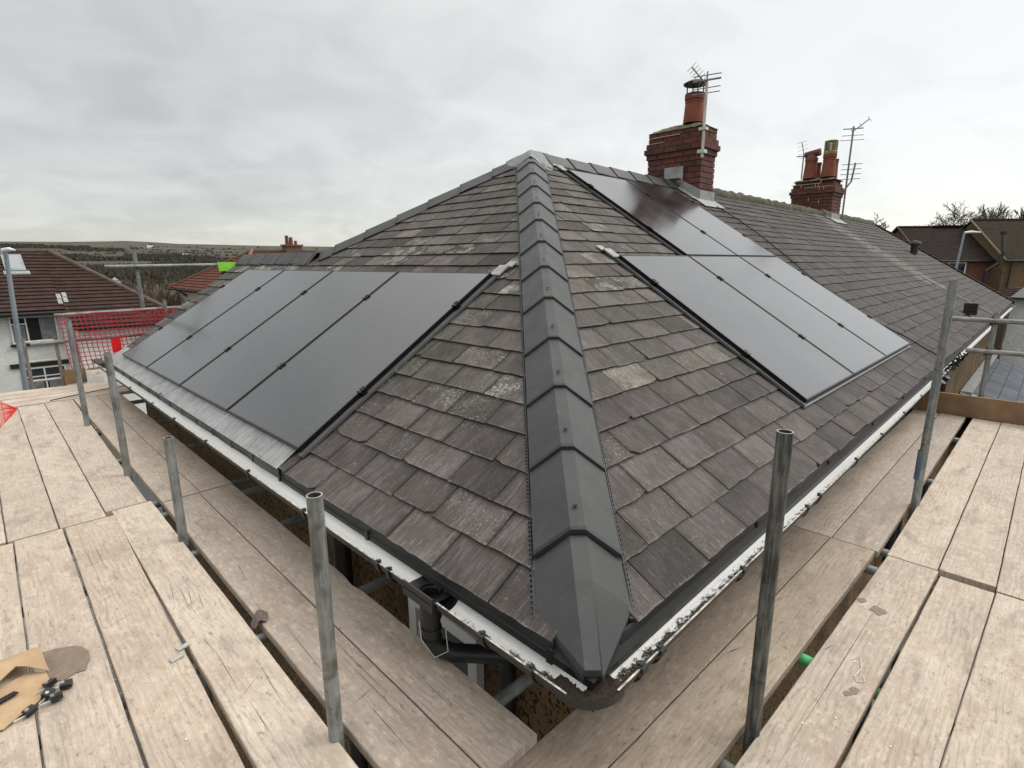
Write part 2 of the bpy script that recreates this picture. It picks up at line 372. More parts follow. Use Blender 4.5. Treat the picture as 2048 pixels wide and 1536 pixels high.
def m_glass_panel():
    m = mat('solar_glass', rough=.5, spec=0.0); n = NT(m)
    uv = n.coord('UV')
    sp = n.N.new('ShaderNodeSeparateXYZ'); n.link(uv, sp.inputs[0])
    def line(src, period, w, off=0.0):
        x = n.math('FRACT', n.math('DIVIDE', n.math('ADD', src, off), period))
        return n.math('LESS_THAN', n.math('ABSOLUTE', n.math('SUBTRACT', x, .5)), w / period / 2)
    gx = line(sp.outputs[0], .1835, .0030); gy = line(sp.outputs[1], .0938, .0026)
    bus = line(sp.outputs[0], .0183, .0010)
    g = n.math('MAXIMUM', gx, gy)
    cell = n.mix(n.math('MULTIPLY', bus, .5), (.0045, .005, .0065), (.018, .018, .020))
    dust = n.noise(n.coord('UV', scale=(3, 1.2, 1), rand=17.0), 2.5, 6, .7)
    c = n.mix(g, cell, (.060, .061, .064)); c = n.mix(n.ramp(dust, [(.45, BLK), (.8, (.06, .06, .06))]), c, (.22, .21, .19))
    n.base(c)
    fine = n.noise(n.coord('UV'), 260, 3, .7); big = n.noise(n.coord('UV', rand=11.0), 2.2, 4, .6)
    gl = n.N.new('ShaderNodeBsdfGlossy'); n.link(n.ramp(big, [(.3, (.13, .13, .13)), (.7, (.19, .19, .19))]), gl.inputs['Roughness'])
    bp = n.N.new('ShaderNodeBump'); bp.inputs['Strength'].default_value = .03; bp.inputs['Distance'].default_value = .001; n.link(fine, bp.inputs['Height']); n.link(bp.outputs[0], gl.inputs['Normal'])
    # a glass sheet over a glossy cell reflects at both faces: R = 2F / (1 + F)
    fr = n.N.new('ShaderNodeFresnel'); fr.inputs['IOR'].default_value = 1.95
    fac = n.math('DIVIDE', n.math('MULTIPLY', fr.outputs[0], 2.0), n.math('ADD', fr.outputs[0], 1.0))
    fac = n.math('MULTIPLY', fac, n.math('SUBTRACT', 1.0, n.math('MULTIPLY', g, .12)))
    mx = n.N.new('ShaderNodeMixShader'); n.link(fac, mx.inputs[0]); n.link(n.b.outputs[0], mx.inputs[1]); n.link(gl.outputs[0], mx.inputs[2])
    n.link(mx.outputs[0], n.N['Material Output'].inputs['Surface'])
    return m
def m_lead(name='lead_sheet', lo=(.24, .245, .25), hi=(.48, .485, .48), streaks=True):
    m = mat(name, rough=.6, metal=.1); n = NT(m)
    uv = n.coord('UV'); mp = n.N.new('ShaderNodeMapping'); n.link(uv, mp.inputs[0]); mp.inputs['Scale'].default_value = (26, 2.2, 1)
    a = n.noise(mp.outputs[0], 1.4, 5, .65, .3); b = n.noise(n.coord('Object'), 7, 5, .7)
    c = n.mix(n.ramp(b, [(.3, BLK), (.7, WHT)]), lo, hi)
    if streaks: c = n.mix(n.ramp(a, [(.35, (.55, .55, .55)), (.6, BLK)]), c, (.13, .13, .13))
    c = n.mix(n.ramp(n.noise(n.coord('Object'), 22, 5, .75), [(.6, BLK), (.72, (.6, .6, .6))]), c, (.50, .50, .49))
    n.base(c); n.bump(b, .2, .01); return m
def m_tiles(name, c0, c1, sx=.30, sy=.34, bev=.03, rows=True):
    # interlocking concrete tiles, relief drawn by real stepped courses; joints by brick pattern
    m = mat(name, rough=.95, spec=.15); n = NT(m)
    uv = n.coord('UV'); br = n.N.new('ShaderNodeTexBrick'); n.link(uv, br.inputs['Vector'])
    br.inputs['Scale'].default_value = 1.0; br.inputs['Brick Width'].default_value = sx; br.inputs['Row Height'].default_value = sy
    br.inputs['Mortar Size'].default_value = .006; br.inputs['Mortar Smooth'].default_value = .1; br.offset = .5
    br.inputs['Color1'].default_value = (*c0, 1); br.inputs['Color2'].default_value = (*c1, 1); br.inputs['Mortar'].default_value = (.012, .009, .008, 1); br.inputs['Bias'].default_value = 0
    a = n.noise(n.coord('Object'), 3, 5, .7)
    c = n.mix(n.ramp(a, [(.35, BLK), (.7, (.5, .5, .5))]), br.outputs[0], tuple(x * .55 for x in c0))
    n.base(c); return m
def m_brickwall(name, c0, c1, mort, s=1.0):
    m = mat(name, rough=.9); n = NT(m)
    br = n.N.new('ShaderNodeTexBrick'); n.link(n.coord('UV'), br.inputs['Vector'])
    br.inputs['Scale'].default_value = 1.0; br.inputs['Brick Width'].default_value = .225 * s; br.inputs['Row Height'].default_value = .075 * s; br.inputs['Mortar Size'].default_value = .008
    br.inputs['Color1'].default_value = (*c0, 1); br.inputs['Color2'].default_value = (*c1, 1); br.inputs['Mortar'].default_value = (*mort, 1)
    a = n.noise(n.coord('Object'), 1.5, 4, .6)
    n.base(n.mix(n.ramp(a, [(.3, BLK), (.7, (.4, .4, .4))]), br.outputs[0], tuple(x * .5 for x in c0))); return m

M = {}
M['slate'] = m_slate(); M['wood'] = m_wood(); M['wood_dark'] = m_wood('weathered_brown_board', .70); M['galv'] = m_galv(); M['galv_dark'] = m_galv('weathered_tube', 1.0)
M['underlay'] = mat('roof_felt', (.02, .019, .018), .9)
def m_hip():
    m = mat('grey_hip_tile', rough=.5); n = NT(m); o = n.coord('Object')
    c = n.ramp(n.noise(o, 4, 5, .6), [(.3, (.034, .0345, .0355)), (.7, (.048, .0485, .0495))])
    c = n.mix(n.ramp(n.noise(o, 14, 7, .78), [(.56, BLK), (.74, (.35, .35, .35))]), c, (.12, .116, .112))
    c = n.mix(n.ramp(n.noise(o, 38, 5, .8, .5), [(.66, BLK), (.72, (.5, .5, .5))]), c, (.26, .26, .25))
    n.base(c); n.rough(n.ramp(n.noise(o, 6, 5, .7), [(.3, (.38, .38, .38)), (.7, (.62, .62, .62))])); n.bump(n.noise(o, 160, 3, .6), .12, .002); return m
M['hip'] = m_hip()
M['black_plastic'] = m_noise('black_plastic', (.010, .010, .011), (.020, .020, .021), 12, .42, .03)
M['dark_trim'] = m_noise('dark_grey_eaves_tray', (.016, .017, .018), (.032, .033, .034), 6, .4, .05)
M['gutter_in'] = m_gutter()
M['gutter_out'] = m_noise('gutter_outside', (.012, .011, .010), (.05, .046, .04), 9, .55, .1)
M['frame'] = mat('black_anodised_frame', (.008, .008, .009), .35, .4)
M['glass_pv'] = m_glass_panel()
M['lead'] = m_lead(); M['lead_dark'] = m_lead('grey_lead_strip', (.050, .053, .056), (.105, .108, .112))
M['lead_mid'] = m_lead('weathered_lead_edge', (.14, .145, .15), (.26, .265, .265)); M['brick'] = m_brick(); M['mortar'] = m_noise('mortar', (.035, .024, .02), (.09, .07, .055), 18, .9, .3)
M['cream_mortar'] = m_noise('cream_mortar', (.36, .26, .17), (.50, .40, .29), 18, .9, .2)
M['moss'] = m_noise('mossy_mortar', (.045, .05, .022), (.17, .15, .085), 14, .95, .8, 40)
M['mossridge'] = m_noise('mossy_ridge', (.030, .032, .014), (.105, .100, .062), 7, .95, .9, 30)
M['terracotta'] = m_noise('terracotta', (.16, .045, .026), (.26, .078, .042), 5, .8, .15)
M['clay_dark'] = m_noise('sooty_clay', (.09, .045, .035), (.20, .09, .065), 9, .85, .3)
M['buff'] = m_noise('buff_clay', (.22, .17, .09), (.36, .29, .17), 9, .85, .2)
M['metal'] = m_noise('aerial_metal', (.12, .12, .12), (.30, .30, .30), 20, .5, 0, metal=.5)
M['white_tube'] = m_noise('pale_mast', (.42, .36, .32), (.62, .58, .55), 9, .6, .1)
M['dash'] = m_dash(); M['white_render'] = m_render_white()
M['cream_render'] = m_noise('cream_render', (.60, .55, .43), (.70, .66, .54), 2, .9, .3, 30)
M['upvc'] = mat('white_window_frame', (.78, .79, .79), .35)
M['glass'] = mat('window_glass', (.020, .026, .028), .06, spec=.8)
M['curtain'] = m_noise('net_curtain', (.12, .13, .13), (.30, .31, .31), 6, .9, 0)
M['black_paint'] = mat('black_paint', (.012, .012, .012), .6)
M['brown_tile'] = m_tiles('brown_concrete_tiles', (.050, .029, .024), (.074, .044, .036))
M['red_tile'] = m_tiles('red_concrete_tiles', (.125, .046, .030), (.17, .068, .044))
M['dark_tile'] = m_tiles('dark_brown_tiles', (.026, .018, .016), (.040, .028, .024), .25, .2)
M['olive_tile'] = m_tiles('lichened_brown_tiles', (.036, .028, .019), (.056, .043, .028), .25, .2)
M['grey_tile'] = m_tiles('grey_slate_tiles', (.115, .13, .15), (.165, .18, .20), .3, .3)
M['red_brick'] = m_brickwall('red_brick_wall', (.13, .052, .034), (.19, .078, .048), (.12, .09, .07))
M['buff_brick'] = m_brickwall('buff_brick_wall', (.15, .09, .042), (.21, .13, .062), (.12, .10, .075))
M['red_net'] = mat('red_plastic_mesh', (.42, .012, .025), .5)
M['orange_net'] = mat('orange_red_plastic_mesh', (.75, .06, .045), .5)
M['red_card'] = mat('red_sign_board', (.72, .006, .008), .5)
M['hivis'] = m_noise('lime_green_fabric', (.18, .58, .03), (.30, .78, .07), 6, .8, .3)
M['black_cloth'] = m_noise('black_fabric', (.008, .01, .011), (.02, .024, .026), 6, .85, .3)
M['sack'] = m_noise('white_woven_sack', (.62, .58, .58), (.80, .77, .76), 14, .85, .5)
M['card'] = m_noise('brown_cardboard', (.36, .235, .13), (.52, .37, .22), 9, .9, .35)
M['brown_sack'] = m_noise('brown_contents', (.14, .07, .035), (.24, .13, .07), 9, .9, .3)
M['aged_wood'] = m_noise('aged_timber', (.15, .09, .05), (.27, .17, .09), 5, .85, .3)
M['green_paint'] = m_noise('green_painted_tube', (.05, .34, .10), (.12, .52, .22), 9, .6, .2)
M['leaf'] = m_noise('dry_leather_scrap', (.10, .075, .06), (.20, .16, .13), 12, .8, .4)
M['zinc'] = m_noise('zinc_clip', (.36, .37, .35), (.62, .62, .58), 30, .4, .1, metal=.6)
M['steel_post'] = m_noise('galvanised_post', (.20, .235, .26), (.30, .34, .37), 3, .5, .05, metal=.2)
M['bark'] = m_noise('bark', (.035, .028, .022), (.08, .065, .05), 6, .95, .3)
M['vent'] = mat('vent_plastic', (.02, .014, .012), .6)
M['barge'] = m_noise('weathered_bargeboard', (.09, .07, .045), (.16, .125, .08), 4, .9, .1)
M['wire'] = mat('black_cable', (.008, .008, .008), .9, spec=.2)
M['pale_wire'] = mat('pale_cable', (.45, .44, .40), .6)
M['stain'] = m_noise('damp_patch', (.17, .122, .09), (.24, .18, .135), 30, .55, .1)
M['chip'] = mat('white_paint_fleck', (.62, .62, .55), .7)

# ------------------------------------------------------------------ roof geometry
A = 0.5636; CA, SA, T = math.cos(A), math.sin(A), math.tan(A)
AP = 3.75; ZR = AP * T
LOWX = 2.0; XEND = 19.9
def RP(s, u, h=0.0): return V((s, u * CA - h * SA, u * SA + h * CA))
def LP(s, u, h=0.0): return V((u * CA - h * SA, s, u * SA + h * CA))
def clip(poly, a, b, c):
    # keep a*s+b*u+c>=0
    out = []
    for i in range(len(poly)):
        p, q = poly[i], poly[(i + 1) % len(poly)]
        fp, fq = a * p[0] + b * p[1] + c, a * q[0] + b * q[1] + c
        if fp >= 0: out.append(p)
        if (fp >= 0) != (fq >= 0):
            t = fp / (fp - fq); out.append((p[0] + (q[0] - p[0]) * t, p[1] + (q[1] - p[1]) * t))
    return out
house = thing('slate_roofed_house', 'hipped slate roofed house with brown pebbledash walls carrying the solar panels', 'house')

def slates(name, P, s_end, hips, umax, seed, flip):
    R_ = random.Random(seed); mb = MB(); g = .178
    ncr = int(umax / g) + 2; UE = .056 if P is RP else .038
    for k in range(ncr):
        u0 = UE + k * g; s = -.3 + R_.uniform(0, .1) + (.17 if k % 2 else 0)
        while s < s_end:
            w = R_.uniform(.30, .385); s0, s1 = s + .0026 + R_.uniform(0, .003), s + w - .0026
            s += w
            du = R_.gauss(0, .0028); ub, ut = u0 + du, u0 + g + .035
            lob = [(s0, ut), (s0, ub + .012)]
            if R_.random() < .10:
                cc = R_.uniform(.01, .035); lob = [(s0, ut), (s0, ub + cc)]
            n_ = 7
            bot = [(s0 + (s1 - s0) * i / (n_ - 1), ub + R_.uniform(-.0028, .0028)) for i in range(n_)]
            if len(lob[1]) and lob[1][1] - ub > .013: bot = bot[1:]
            right = [(s1, ub + .012)]
            if R_.random() < .10:
                cc = R_.uniform(.01, .03); right = [(s1, ub + cc)]; bot = bot[:-1]
            poly = lob + bot + right + [(s1, ut)]
            poly = hips(poly, (s0 + s1) / 2, (ub + ut) / 2)
            if len(poly) < 3: continue
            if k == 0: ub += .0; 
            h0 = R_.uniform(.013, .019) + (.006 if k == 0 else 0); h1 = .003; tilt = R_.gauss(0, .0012)
            hh = lambda q: h0 + (h1 - h0) * (q[1] - ub) / (ut - ub) + tilt * (q[0] - s0) / (s1 - s0)
            # colour choice
            hue = R_.random(); bri = min(1, max(0, R_.gauss(.45, .2)))
            if R_.random() < .03: bri = 1.0; hue = .8
            sc0 = (s0 + s1) / 2
            mid = math.exp(-((ub - 1.9) / 1.3) ** 2)
            lich = R_.random() ** 2.6 * (.25 + .62 * mid)
            if name.startswith('right'):
                ff = min(1, max(0, (sc0 - 3.5) / 3)); lich *= 1 - .75 * ff; bri = bri * (1 - .75 * ff) - .12 * ff * (R_.random() < .5); hue *= 1 - .55 * ff
            if name.startswith('right') and 13.2 < sc0 < 14.4 and ub > 1.1: bri = min(1, bri + .35); hue = .5; lich = .55
            if ub < .9: hue = hue * .35
            c = (hue, bri, lich)
            top = [P(q[0], q[1], hh(q)) for q in poly]; bt = [P(q[0], q[1], hh(q) - .009) for q in poly]
            uv = [(q[0], q[1]) for q in poly]
            mb.face(top if not flip else top[::-1], 0, uv if not flip else uv[::-1], c)
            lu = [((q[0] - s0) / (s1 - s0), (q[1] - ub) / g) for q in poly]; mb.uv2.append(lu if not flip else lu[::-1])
            for i in range(len(poly)):
                j = (i + 1) % len(poly)
                if poly[i][1] > u0 + g and poly[j][1] > u0 + g: continue
                q = [top[j], top[i], bt[i], bt[j]]; 
                mb.face(q if not flip else q[::-1], 0, [uv[j], uv[i], uv[i], uv[j]], (hue, bri * .6, 0)); mb.uv2.append([(.5, .5)] * 4)
    return mb.build(name, M['slate'], house)
def hipsR(poly, s, u):
    poly = clip(poly, 1, -CA, -.03)
    if len(poly) > 2: poly = clip(poly, 1, 0, -.285)
    if len(poly) < 3: return poly
    poly = clip(poly, 0, -1, AP / CA)
    return clip(poly, -1, 0, XEND) if len(poly) > 2 else poly
LV = lambda u: 7.42 + .63 * (u * CA / 2.0)
def hipsL(poly, s, u):
    poly = clip(poly, 1, -CA, -.03)
    if len(poly) > 2: poly = clip(poly, 1, 0, -.186)
    if len(poly) < 3: return poly
    if u * CA > LOWX - .06: poly = clip(poly, -1, -CA, 7.5 - .03)
    if len(poly) < 3: return poly
    poly = clip(poly, 0, -1, AP / CA)
    if len(poly) < 3: return poly
    return clip(poly, -1, .63 * CA / 2.0, 7.42)
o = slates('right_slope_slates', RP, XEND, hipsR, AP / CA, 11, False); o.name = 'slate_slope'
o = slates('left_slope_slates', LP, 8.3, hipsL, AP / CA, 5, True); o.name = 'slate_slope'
# deck under the slates and hidden back slopes
mb = MB(); e = -.010
mb.face([(0.02, 0.02, e), (XEND, 0.02, e), (XEND, AP, ZR + e), (AP, AP, ZR + e)])
mb.face([(0.02, 0.02, e), (AP, AP, ZR + e), (LOWX, 5.5, LOWX * T + e), (LOWX, 8.05, LOWX * T + e), (0.02, 7.42, e)])
mb.face([(AP, AP, ZR + e), (XEND, AP, ZR + e), (XEND, 7.5, e), (2 * LOWX, 7.5, e), (LOWX, 5.5, LOWX * T + e)])
mb.face([(LOWX, 5.5, LOWX * T + e), (2 * LOWX, 7.5, e), (2 * LOWX, 8.0, e), (LOWX, 8.05, LOWX * T + e)])
mb.build('roof_deck', M['underlay'], house)

# walls
mb = MB(); mb.box(.30, 19.6, .30, 7.15, -5.6, -.12)
mb.face([(.30, 7.16, -.12), (3.7, 7.16, -.12), (2.0, 7.16, LOWX * T - .12)])
mb.face([(19.6, .3, -.12), (19.6, 7.1, -.12), (19.6, 3.75, ZR - .2)])
mb.build('wall', M['dash'], house)
mb = MB()   # soffit and fascia in one dark lining
mb.box(.0605, .30, .30, 7.4, -.135, -.12); mb.box(.0605, 19.8, .0605, .299, -.136, -.122)
mb.box(.044, .060, .061, 7.42, -.137, .0); mb.box(.044, 19.85, .045, .060, -.139, .0)
mb.build('fascia', M['black_plastic'], house)
# dark eaves tray hanging into the gutter, short lengths with lapped joints
mb = MB(); y = .185
while y < 2.2:
    y2 = min(y + 1.1, 2.25); mb.hexa([V(p) for p in ((.022, y, -.034), (.028, y, -.034), (.028, y2, -.034), (.022, y2, -.034), (.034, y, .030), (.042, y, .030), (.042, y2, .030), (.034, y2, .030))])
    mb.box(.016, .0215, y2 - .012, y2 + .012, -.036, .010); y = y2 + .001
mb.box(.016, .0225, .176, .200, -.040, .012)
x = .20
while x < XEND:
    x2 = min(x + 1.1, XEND); mb.hexa([V(p) for p in ((x, .043, .006), (x2, .043, .006), (x2, .049, .006), (x, .049, .006), (x, .050, .038), (x2, .050, .038), (x2, .058, .038), (x, .058, .038))])
    mb.box(x2 - .012, x2 + .012, .037, .0425, .004, .026); x = x2 + .001
mb.build('eaves_tray', M['dark_trim'], house)
# lead covered eaves on the left run, wavy lip
mb = MB(); ys = [2.26 + i * .06 for i in range(87)]
for y0, y1 in zip(ys[:-1], ys[1:]):
    w0, w1 = .007 * math.sin(y0 * 7) * vn((y0, 0, 0), 1.3) * 2, .007 * math.sin(y1 * 7) * vn((y1, 0, 0), 1.3) * 2
    mb.face([(.020 + w0, y0, -.024), (.020 + w1, y1, -.024), (.026 + w1, y1, .030), (.026 + w0, y0, .030)], 1, [(y0 * .3, 0), (y1 * .3, 0), (y1 * .3, .1), (y0 * .3, .1)])
    a = [LP(y0, .032, .026), LP(y1, .032, .026), LP(y1, .30, .030), LP(y0, .30, .030)]
    mb.face([a[0], a[3], a[2], a[1]], 0, [(y0, 0), (y0, .27), (y1, .27), (y1, 0)])
    mb.face([(.026 + w0, y0, .030), (.026 + w1, y1, .030), a[1], a[0]], 0, [(y0, 0)] * 4)
for k in range(1, 14):
    y0 = 2.26 + k * .385; mb.box(.014, .021, y0, y0 + .005, -.024, .024, 1)
mb.build('lead_eaves_sheet', [M['lead'], M['lead_dark']], house)

# hip and ridge tiles
def captile(A0, B0, sL, sR, lift0=.0, lift1=.014, fw=.17, top=.062, name='ridge_tile', screw=False, edge=.020, collar=True):
    """profile swept from A0 (upper end) to B0 (lower, raised end); sL and sR run down the two faces"""
    A0, B0, sL, sR = V(A0), V(B0), V(sL), V(sR); up = V((0, 0, 1)); d = (B0 - A0).normalized()
    def prof(P, lift, th=0.0, sc=1.0):
        return [P + sL * sc + up * (edge + lift - th), P + sL * fw + up * (top + lift - th), P + sR * fw + up * (top + lift - th), P + sR * sc + up * (edge + lift - th)]
    mb = MB()
    a, b = prof(A0, lift0), prof(B0, lift1); a2, b2 = prof(A0, lift0, .012, .99), prof(B0, lift1, .012, .99)
    for i in range(3):
        mb.face([a[i], b[i], b[i + 1], a[i + 1]], 0, [(i, 0), (i, 1), (i + 1, 1), (i + 1, 0)])
        mb.face([b[i], b2[i], b2[i + 1], b[i + 1]], 0); mb.face([a[i + 1], a2[i + 1], a2[i], a[i]], 0)
    mb.face([a[0], a2[0], b2[0], b[0]]); mb.face([b[3], b2[3], a2[3], a[3]])
    if collar:   # black seal round the lower end
        P0 = B0 - d * .005; P1 = B0 + d * .011
        for th0, th1 in ((.0025, -.014),):
            p, q = prof(P0, lift1, -.003, 1.012), prof(P1, lift1, -.002, 1.012); p2, q2 = prof(P0, lift1, .013), prof(P1, lift1, .016)
            for i in range(3):
                mb.face([p[i], q[i], q[i + 1], p[i + 1]], 1); mb.face([q[i], q2[i], q2[i + 1], q[i + 1]], 1); mb.face([p[i + 1], p2[i + 1], p2[i], p[i]], 1)
            mb.face([p[0], p2[0], q2[0], q[0]], 1); mb.face([q[3], q2[3], p2[3], p[3]], 1)
    if screw:
        Q = A0.lerp(B0, .80) + up * (top + lift0 + .8 * (lift1 - lift0) - .0005); 
        mb.tube([Q - up * .004, Q + up * .0004], .0080, 12, 1); mb.tube([Q - up * .003, Q + up * .0010], .0035, 8, 2)
    bm_o = mb.build(name, [M['hip'], M['black_plastic'], M['black_plastic']], house)
    return bm_o
hp = [.445, .835, 1.226, 1.628, 2.057, 2.472, 2.88, 3.30, 3.69, 4.13, 4.53, 4.90, 5.20]
hp = [h / math.sqrt(2) for h in hp]
q = .112
for i in range(len(hp) - 1):
    lo, hi = hp[i], hp[i + 1] + .03
    captile((hi, hi, hi * T), (lo, lo, lo * T), (-q, q, -q * T), (q, -q, -q * T), .004, .020, name='hip_tile', screw=True)
# hipped end tile: full width then folding down to a blunt nose
def endtile():
    mb = MB(); up = V((0, 0, 1)); 
    def sec(p, w, z_off, fw=.19, edge=.012, top=.058):
        c = V((p, p, p * T)); return [c + V((-q * w, q * w, -q * w * T)) + up * (edge + z_off), c + V((-q, q, -q * T)) * fw + up * (top + z_off), c + V((q, -q, -q * T)) * fw + up * (top + z_off), c + V((q * w, -q * w, -q * w * T)) + up * (edge + z_off)]
    S = [sec(hp[0] + .03, 1.0, .002), sec(.19, 1.03, .006), sec(.030, .20, -.006, .15, .0, .020)]
    # nose drops below the eaves line
    low = [v + V((0, 0, 0)) for v in S[2]]
    low2 = [v - up * .022 for v in S[2]]
    for a, b in zip(S[:-1], S[1:]):
        for i in range(3): mb.face([a[i], b[i], b[i + 1], a[i + 1]])
    for i in range(3): mb.face([low[i], low2[i], low2[i + 1], low[i + 1]])
    m0 = [v - up * .024 for v in S[1]]; 
    mb.face([S[1][0], m0[0], low2[0], low[0]]); mb.face([S[1][3], low[3], low2[3], m0[3]])
    k0 = [v - up * .014 for v in S[0]]
    mb.face([S[0][0], k0[0], m0[0], S[1][0]]); mb.face([S[0][3], S[1][3], m0[3], k0[3]])
    mb.build('hip_end_tile', M['hip'], house)
endtile()
# ventilation comb under the hip tile edges
mb = MB(); p = .17
while p < 3.5:
    for sg in (-1, 1):
        w = q * 1.0 + .008
        for (h0, h1, pw) in ((.000, .008, .0030),):
            c0 = V((p - w * sg, p + w * sg, (p - w) * T)) if sg > 0 else V((p + w, p - w, (p - w) * T))
            d = V((1, 1, T)).normalized(); sd = V((-1, 1, 0)).normalized() * (1 if sg > 0 else -1)
            P = [c0 + d * a_ + sd * b_ + V((0, 0, z_)) for z_ in (h0 + .012, h1 + .014) for a_, b_ in ((-.0042, -.02), (.0042, -.02), (.0042, .003), (-.0042, .003))]
            mb.hexa(P)
    p += .0135
mb.build('ventilation_comb', M['black_plastic'], house)
mb = MB()
for sg in (-1, 1):
    w = q + .004
    f = (lambda p_: V((p_ - w, p_ + w, (p_ - w) * T + .018))) if sg > 0 else (lambda p_: V((p_ + w, p_ - w, (p_ - w) * T + .018)))
    mb.tube([f(.17), f(3.6)], .004, 6)
mb.build('hip_roll_edge', M['black_plastic'], house)
# second hip (falls away to the left) and the two ridges
qq = .085; n2 = 13
for i in range(n2):
    a, b = (i + .25) * 1.72 / n2, min(1.72, (i + 1.3) * 1.72 / n2)
    if i == 0: a = .12
    if i % 2: continue
    b = min(1.75, (i + 2.3) * 1.72 / n2)
    captile((AP - a, AP + a, ZR - a * T), (AP - b, AP + b, ZR - b * T), (-q, -q, -q * T), (q, q, -q * T), .004, .018, name='hip_tile')
y = 7.98
while y > 5.62:
    y2 = max(y - .47, 5.60)
    captile((LOWX, y2 - .02, LOWX * T), (LOWX, y, LOWX * T), (-.16, 0, -.16 * T), (.16, 0, -.16 * T), .004, .014, name='ridge_tile', top=.075)
    y = y2
x = 3.95
while x < 7.0:
    x2 = min(x + .455, 7.08)
    captile((x2, AP, ZR), (x, AP, ZR), (0, .16, -.16 * T), (0, -.16, -.16 * T), .004, .018, name='ridge_tile', top=.07)
    x = x2
# lead saddle over the apex
mb = MB(); n_ = 36; G = {}
def rz(x, y): return T * min(x, y, 7.5 - y)
def caph(x, y):
    dh = abs(x - y) / math.sqrt(2) if x < AP + .02 else 9; dh2 = abs((7.5 - y) - x) / math.sqrt(2) if x < AP + .02 else 9; dr = abs(y - AP) if x > AP - .02 else 9
    d = min(dh, dh2, dr); return .072 * math.exp(-(d / .12) ** 2) + .014
for i in range(13):
    for j in range(n_):
        r_ = .27 * i / 12 * (1 + .10 * math.sin(j * 3 * 2 * PI / n_ + .6)); th = 2 * PI * j / n_
        x, y = AP + .02 + r_ * math.cos(th), AP + r_ * math.sin(th)
        G[i, j] = V((x, y, rz(x, y) + caph(x, y) + .006 * vn((x, y, 0), 9)))
for i in range(12):
    for j in range(n_):
        k = (j + 1) % n_
        mb.face([G[i, j], G[i + 1, j], G[i + 1, k], G[i, k]], 0, [(G[i, j].x, G[i, j].y)] * 4)
mb.build('lead_saddle', m_lead('lead_saddle_grey', (.13, .135, .14), (.25, .255, .26), False), house, smooth=True)
# mossy old ridge beyond the first chimney
def mossridge(x0, x1):
    mb = MB(); nx = int((x1 - x0) / .05); pr = 9
    def pt(i, k):
        x = x0 + i * .05; a = -.15 + (PI + .3) * k / (pr - 1); r_ = .12 + .022 * vn((x, k * .3, 1), 6) + .016 * max(0, math.sin(x * 2 * PI / .45)) ** 6
        return V((x, AP - r_ * 1.1 * math.cos(a), ZR - .075 + r_ * math.sin(a) * 1.25))
    for i in range(nx):
        for k in range(pr - 1): mb.face([pt(i, k), pt(i + 1, k), pt(i + 1, k + 1), pt(i, k + 1)])
    mb.build('mossy_ridge', M['mossridge'], house, smooth=True)
mossridge(7.5, 14.6); mossridge(15.4, XEND)
# verge at the far end
mb = MB(); 
for k in range(24):
    u0 = k * .19; mb.hexa([RP(XEND - .02, u0, -.03), RP(XEND + .06, u0, -.03), RP(XEND + .06, u0 + .18, -.03), RP(XEND - .02, u0 + .18, -.03), RP(XEND - .05, u0, .062), RP(XEND + .06, u0, .062), RP(XEND + .06, u0 + .18, .045), RP(XEND - .05, u0 + .18, .045)])
mb.build('verge', m_noise('dark_red_verge', (.026, .015, .013), (.05, .028, .024), 5, .8, .2), house)
# near verge of the left slope: mortar and undercloak
mb = MB()
for k in range(14):
    u0 = .03 + k * .178
    if u0 * CA > LOWX: break
    a, b = LV(u0), LV(u0 + .178)
    mb.hexa([LP(a - .02, u0, -.05), LP(a + .03, u0, -.05), LP(b + .03, u0 + .178, -.05), LP(b - .02, u0 + .178, -.05), LP(a - .02, u0, -.012), LP(a + .03, u0, -.012), LP(b + .03, u0 + .178, -.012), LP(b - .02, u0 + .178, -.012)])
mb.build('verge', M['dark_trim'], house)

# ------------------------------------------------------------------ gutters
def gutter(name, fn, a0, a1, dirt, cuts=()):
    """fn(a, c, z): a along, c outward, half round of radius .056"""
    mb = MB(); n_ = 10; R_ = .056; step = .1
    N_ = max(1, int((a1 - a0) / step))
    for i in range(N_):
        s0, s1 = a0 + (a1 - a0) * i / N_, a0 + (a1 - a0) * (i + 1) / N_
        if any(c0 < (s0 + s1) / 2 < c1 for c0, c1 in cuts): continue
        dz0, dz1 = 0.004 * vn((s0, 0, 0), .7), 0.004 * vn((s1, 0, 0), .7)
        for k in range(n_):
            t0, t1 = PI * k / n_, PI * (k + 1) / n_
            def pt(s, t, r, dz): return fn(s, -r * math.cos(t), -.045 - r * math.sin(t) + dz)
            # the house side of the channel stands a little higher
            mb.face([pt(s0, t0, R_, dz0), pt(s1, t0, R_, dz1), pt(s1, t1, R_, dz1), pt(s0, t1, R_, dz0)], 0, [(k / n_, s0), (k / n_, s1), ((k + 1) / n_, s1), ((k + 1) / n_, s0)], (dirt(s0), 0, 0))
            mb.face([pt(s0, t1, R_ + .003, dz0), pt(s1, t1, R_ + .003, dz1), pt(s1, t0, R_ + .003, dz1), pt(s0, t0, R_ + .003, dz0)], 1)
        # rolled outer rim
        P = [fn(s, c, z + dz) for s, dz in ((s0, dz0), (s1, dz1)) for c, z in ((R_ - .001, -.048), (R_ + .006, -.048), (R_ + .006, -.038), (R_ - .001, -.038))]
        mb.face([P[3], P[7], P[6], P[2]], 2); mb.face([P[2], P[6], P[5], P[1]], 1); mb.face([P[0], P[4], P[7], P[3]], 2)
    return mb.build(name, [M['gutter_in'], M['gutter_out'], M['upvc_dirty']], house)
M['upvc_dirty'] = m_noise('weathered_white_plastic', (.09, .08, .065), (.66, .64, .60), 34, .6, .2, det=8)
fL = lambda a, c, z: V((.002 - c - .010 * min(1, a / 2), a, z + .018)); fR = lambda a, c, z: V((a, .018 - c, z + .018 - .002 * a))
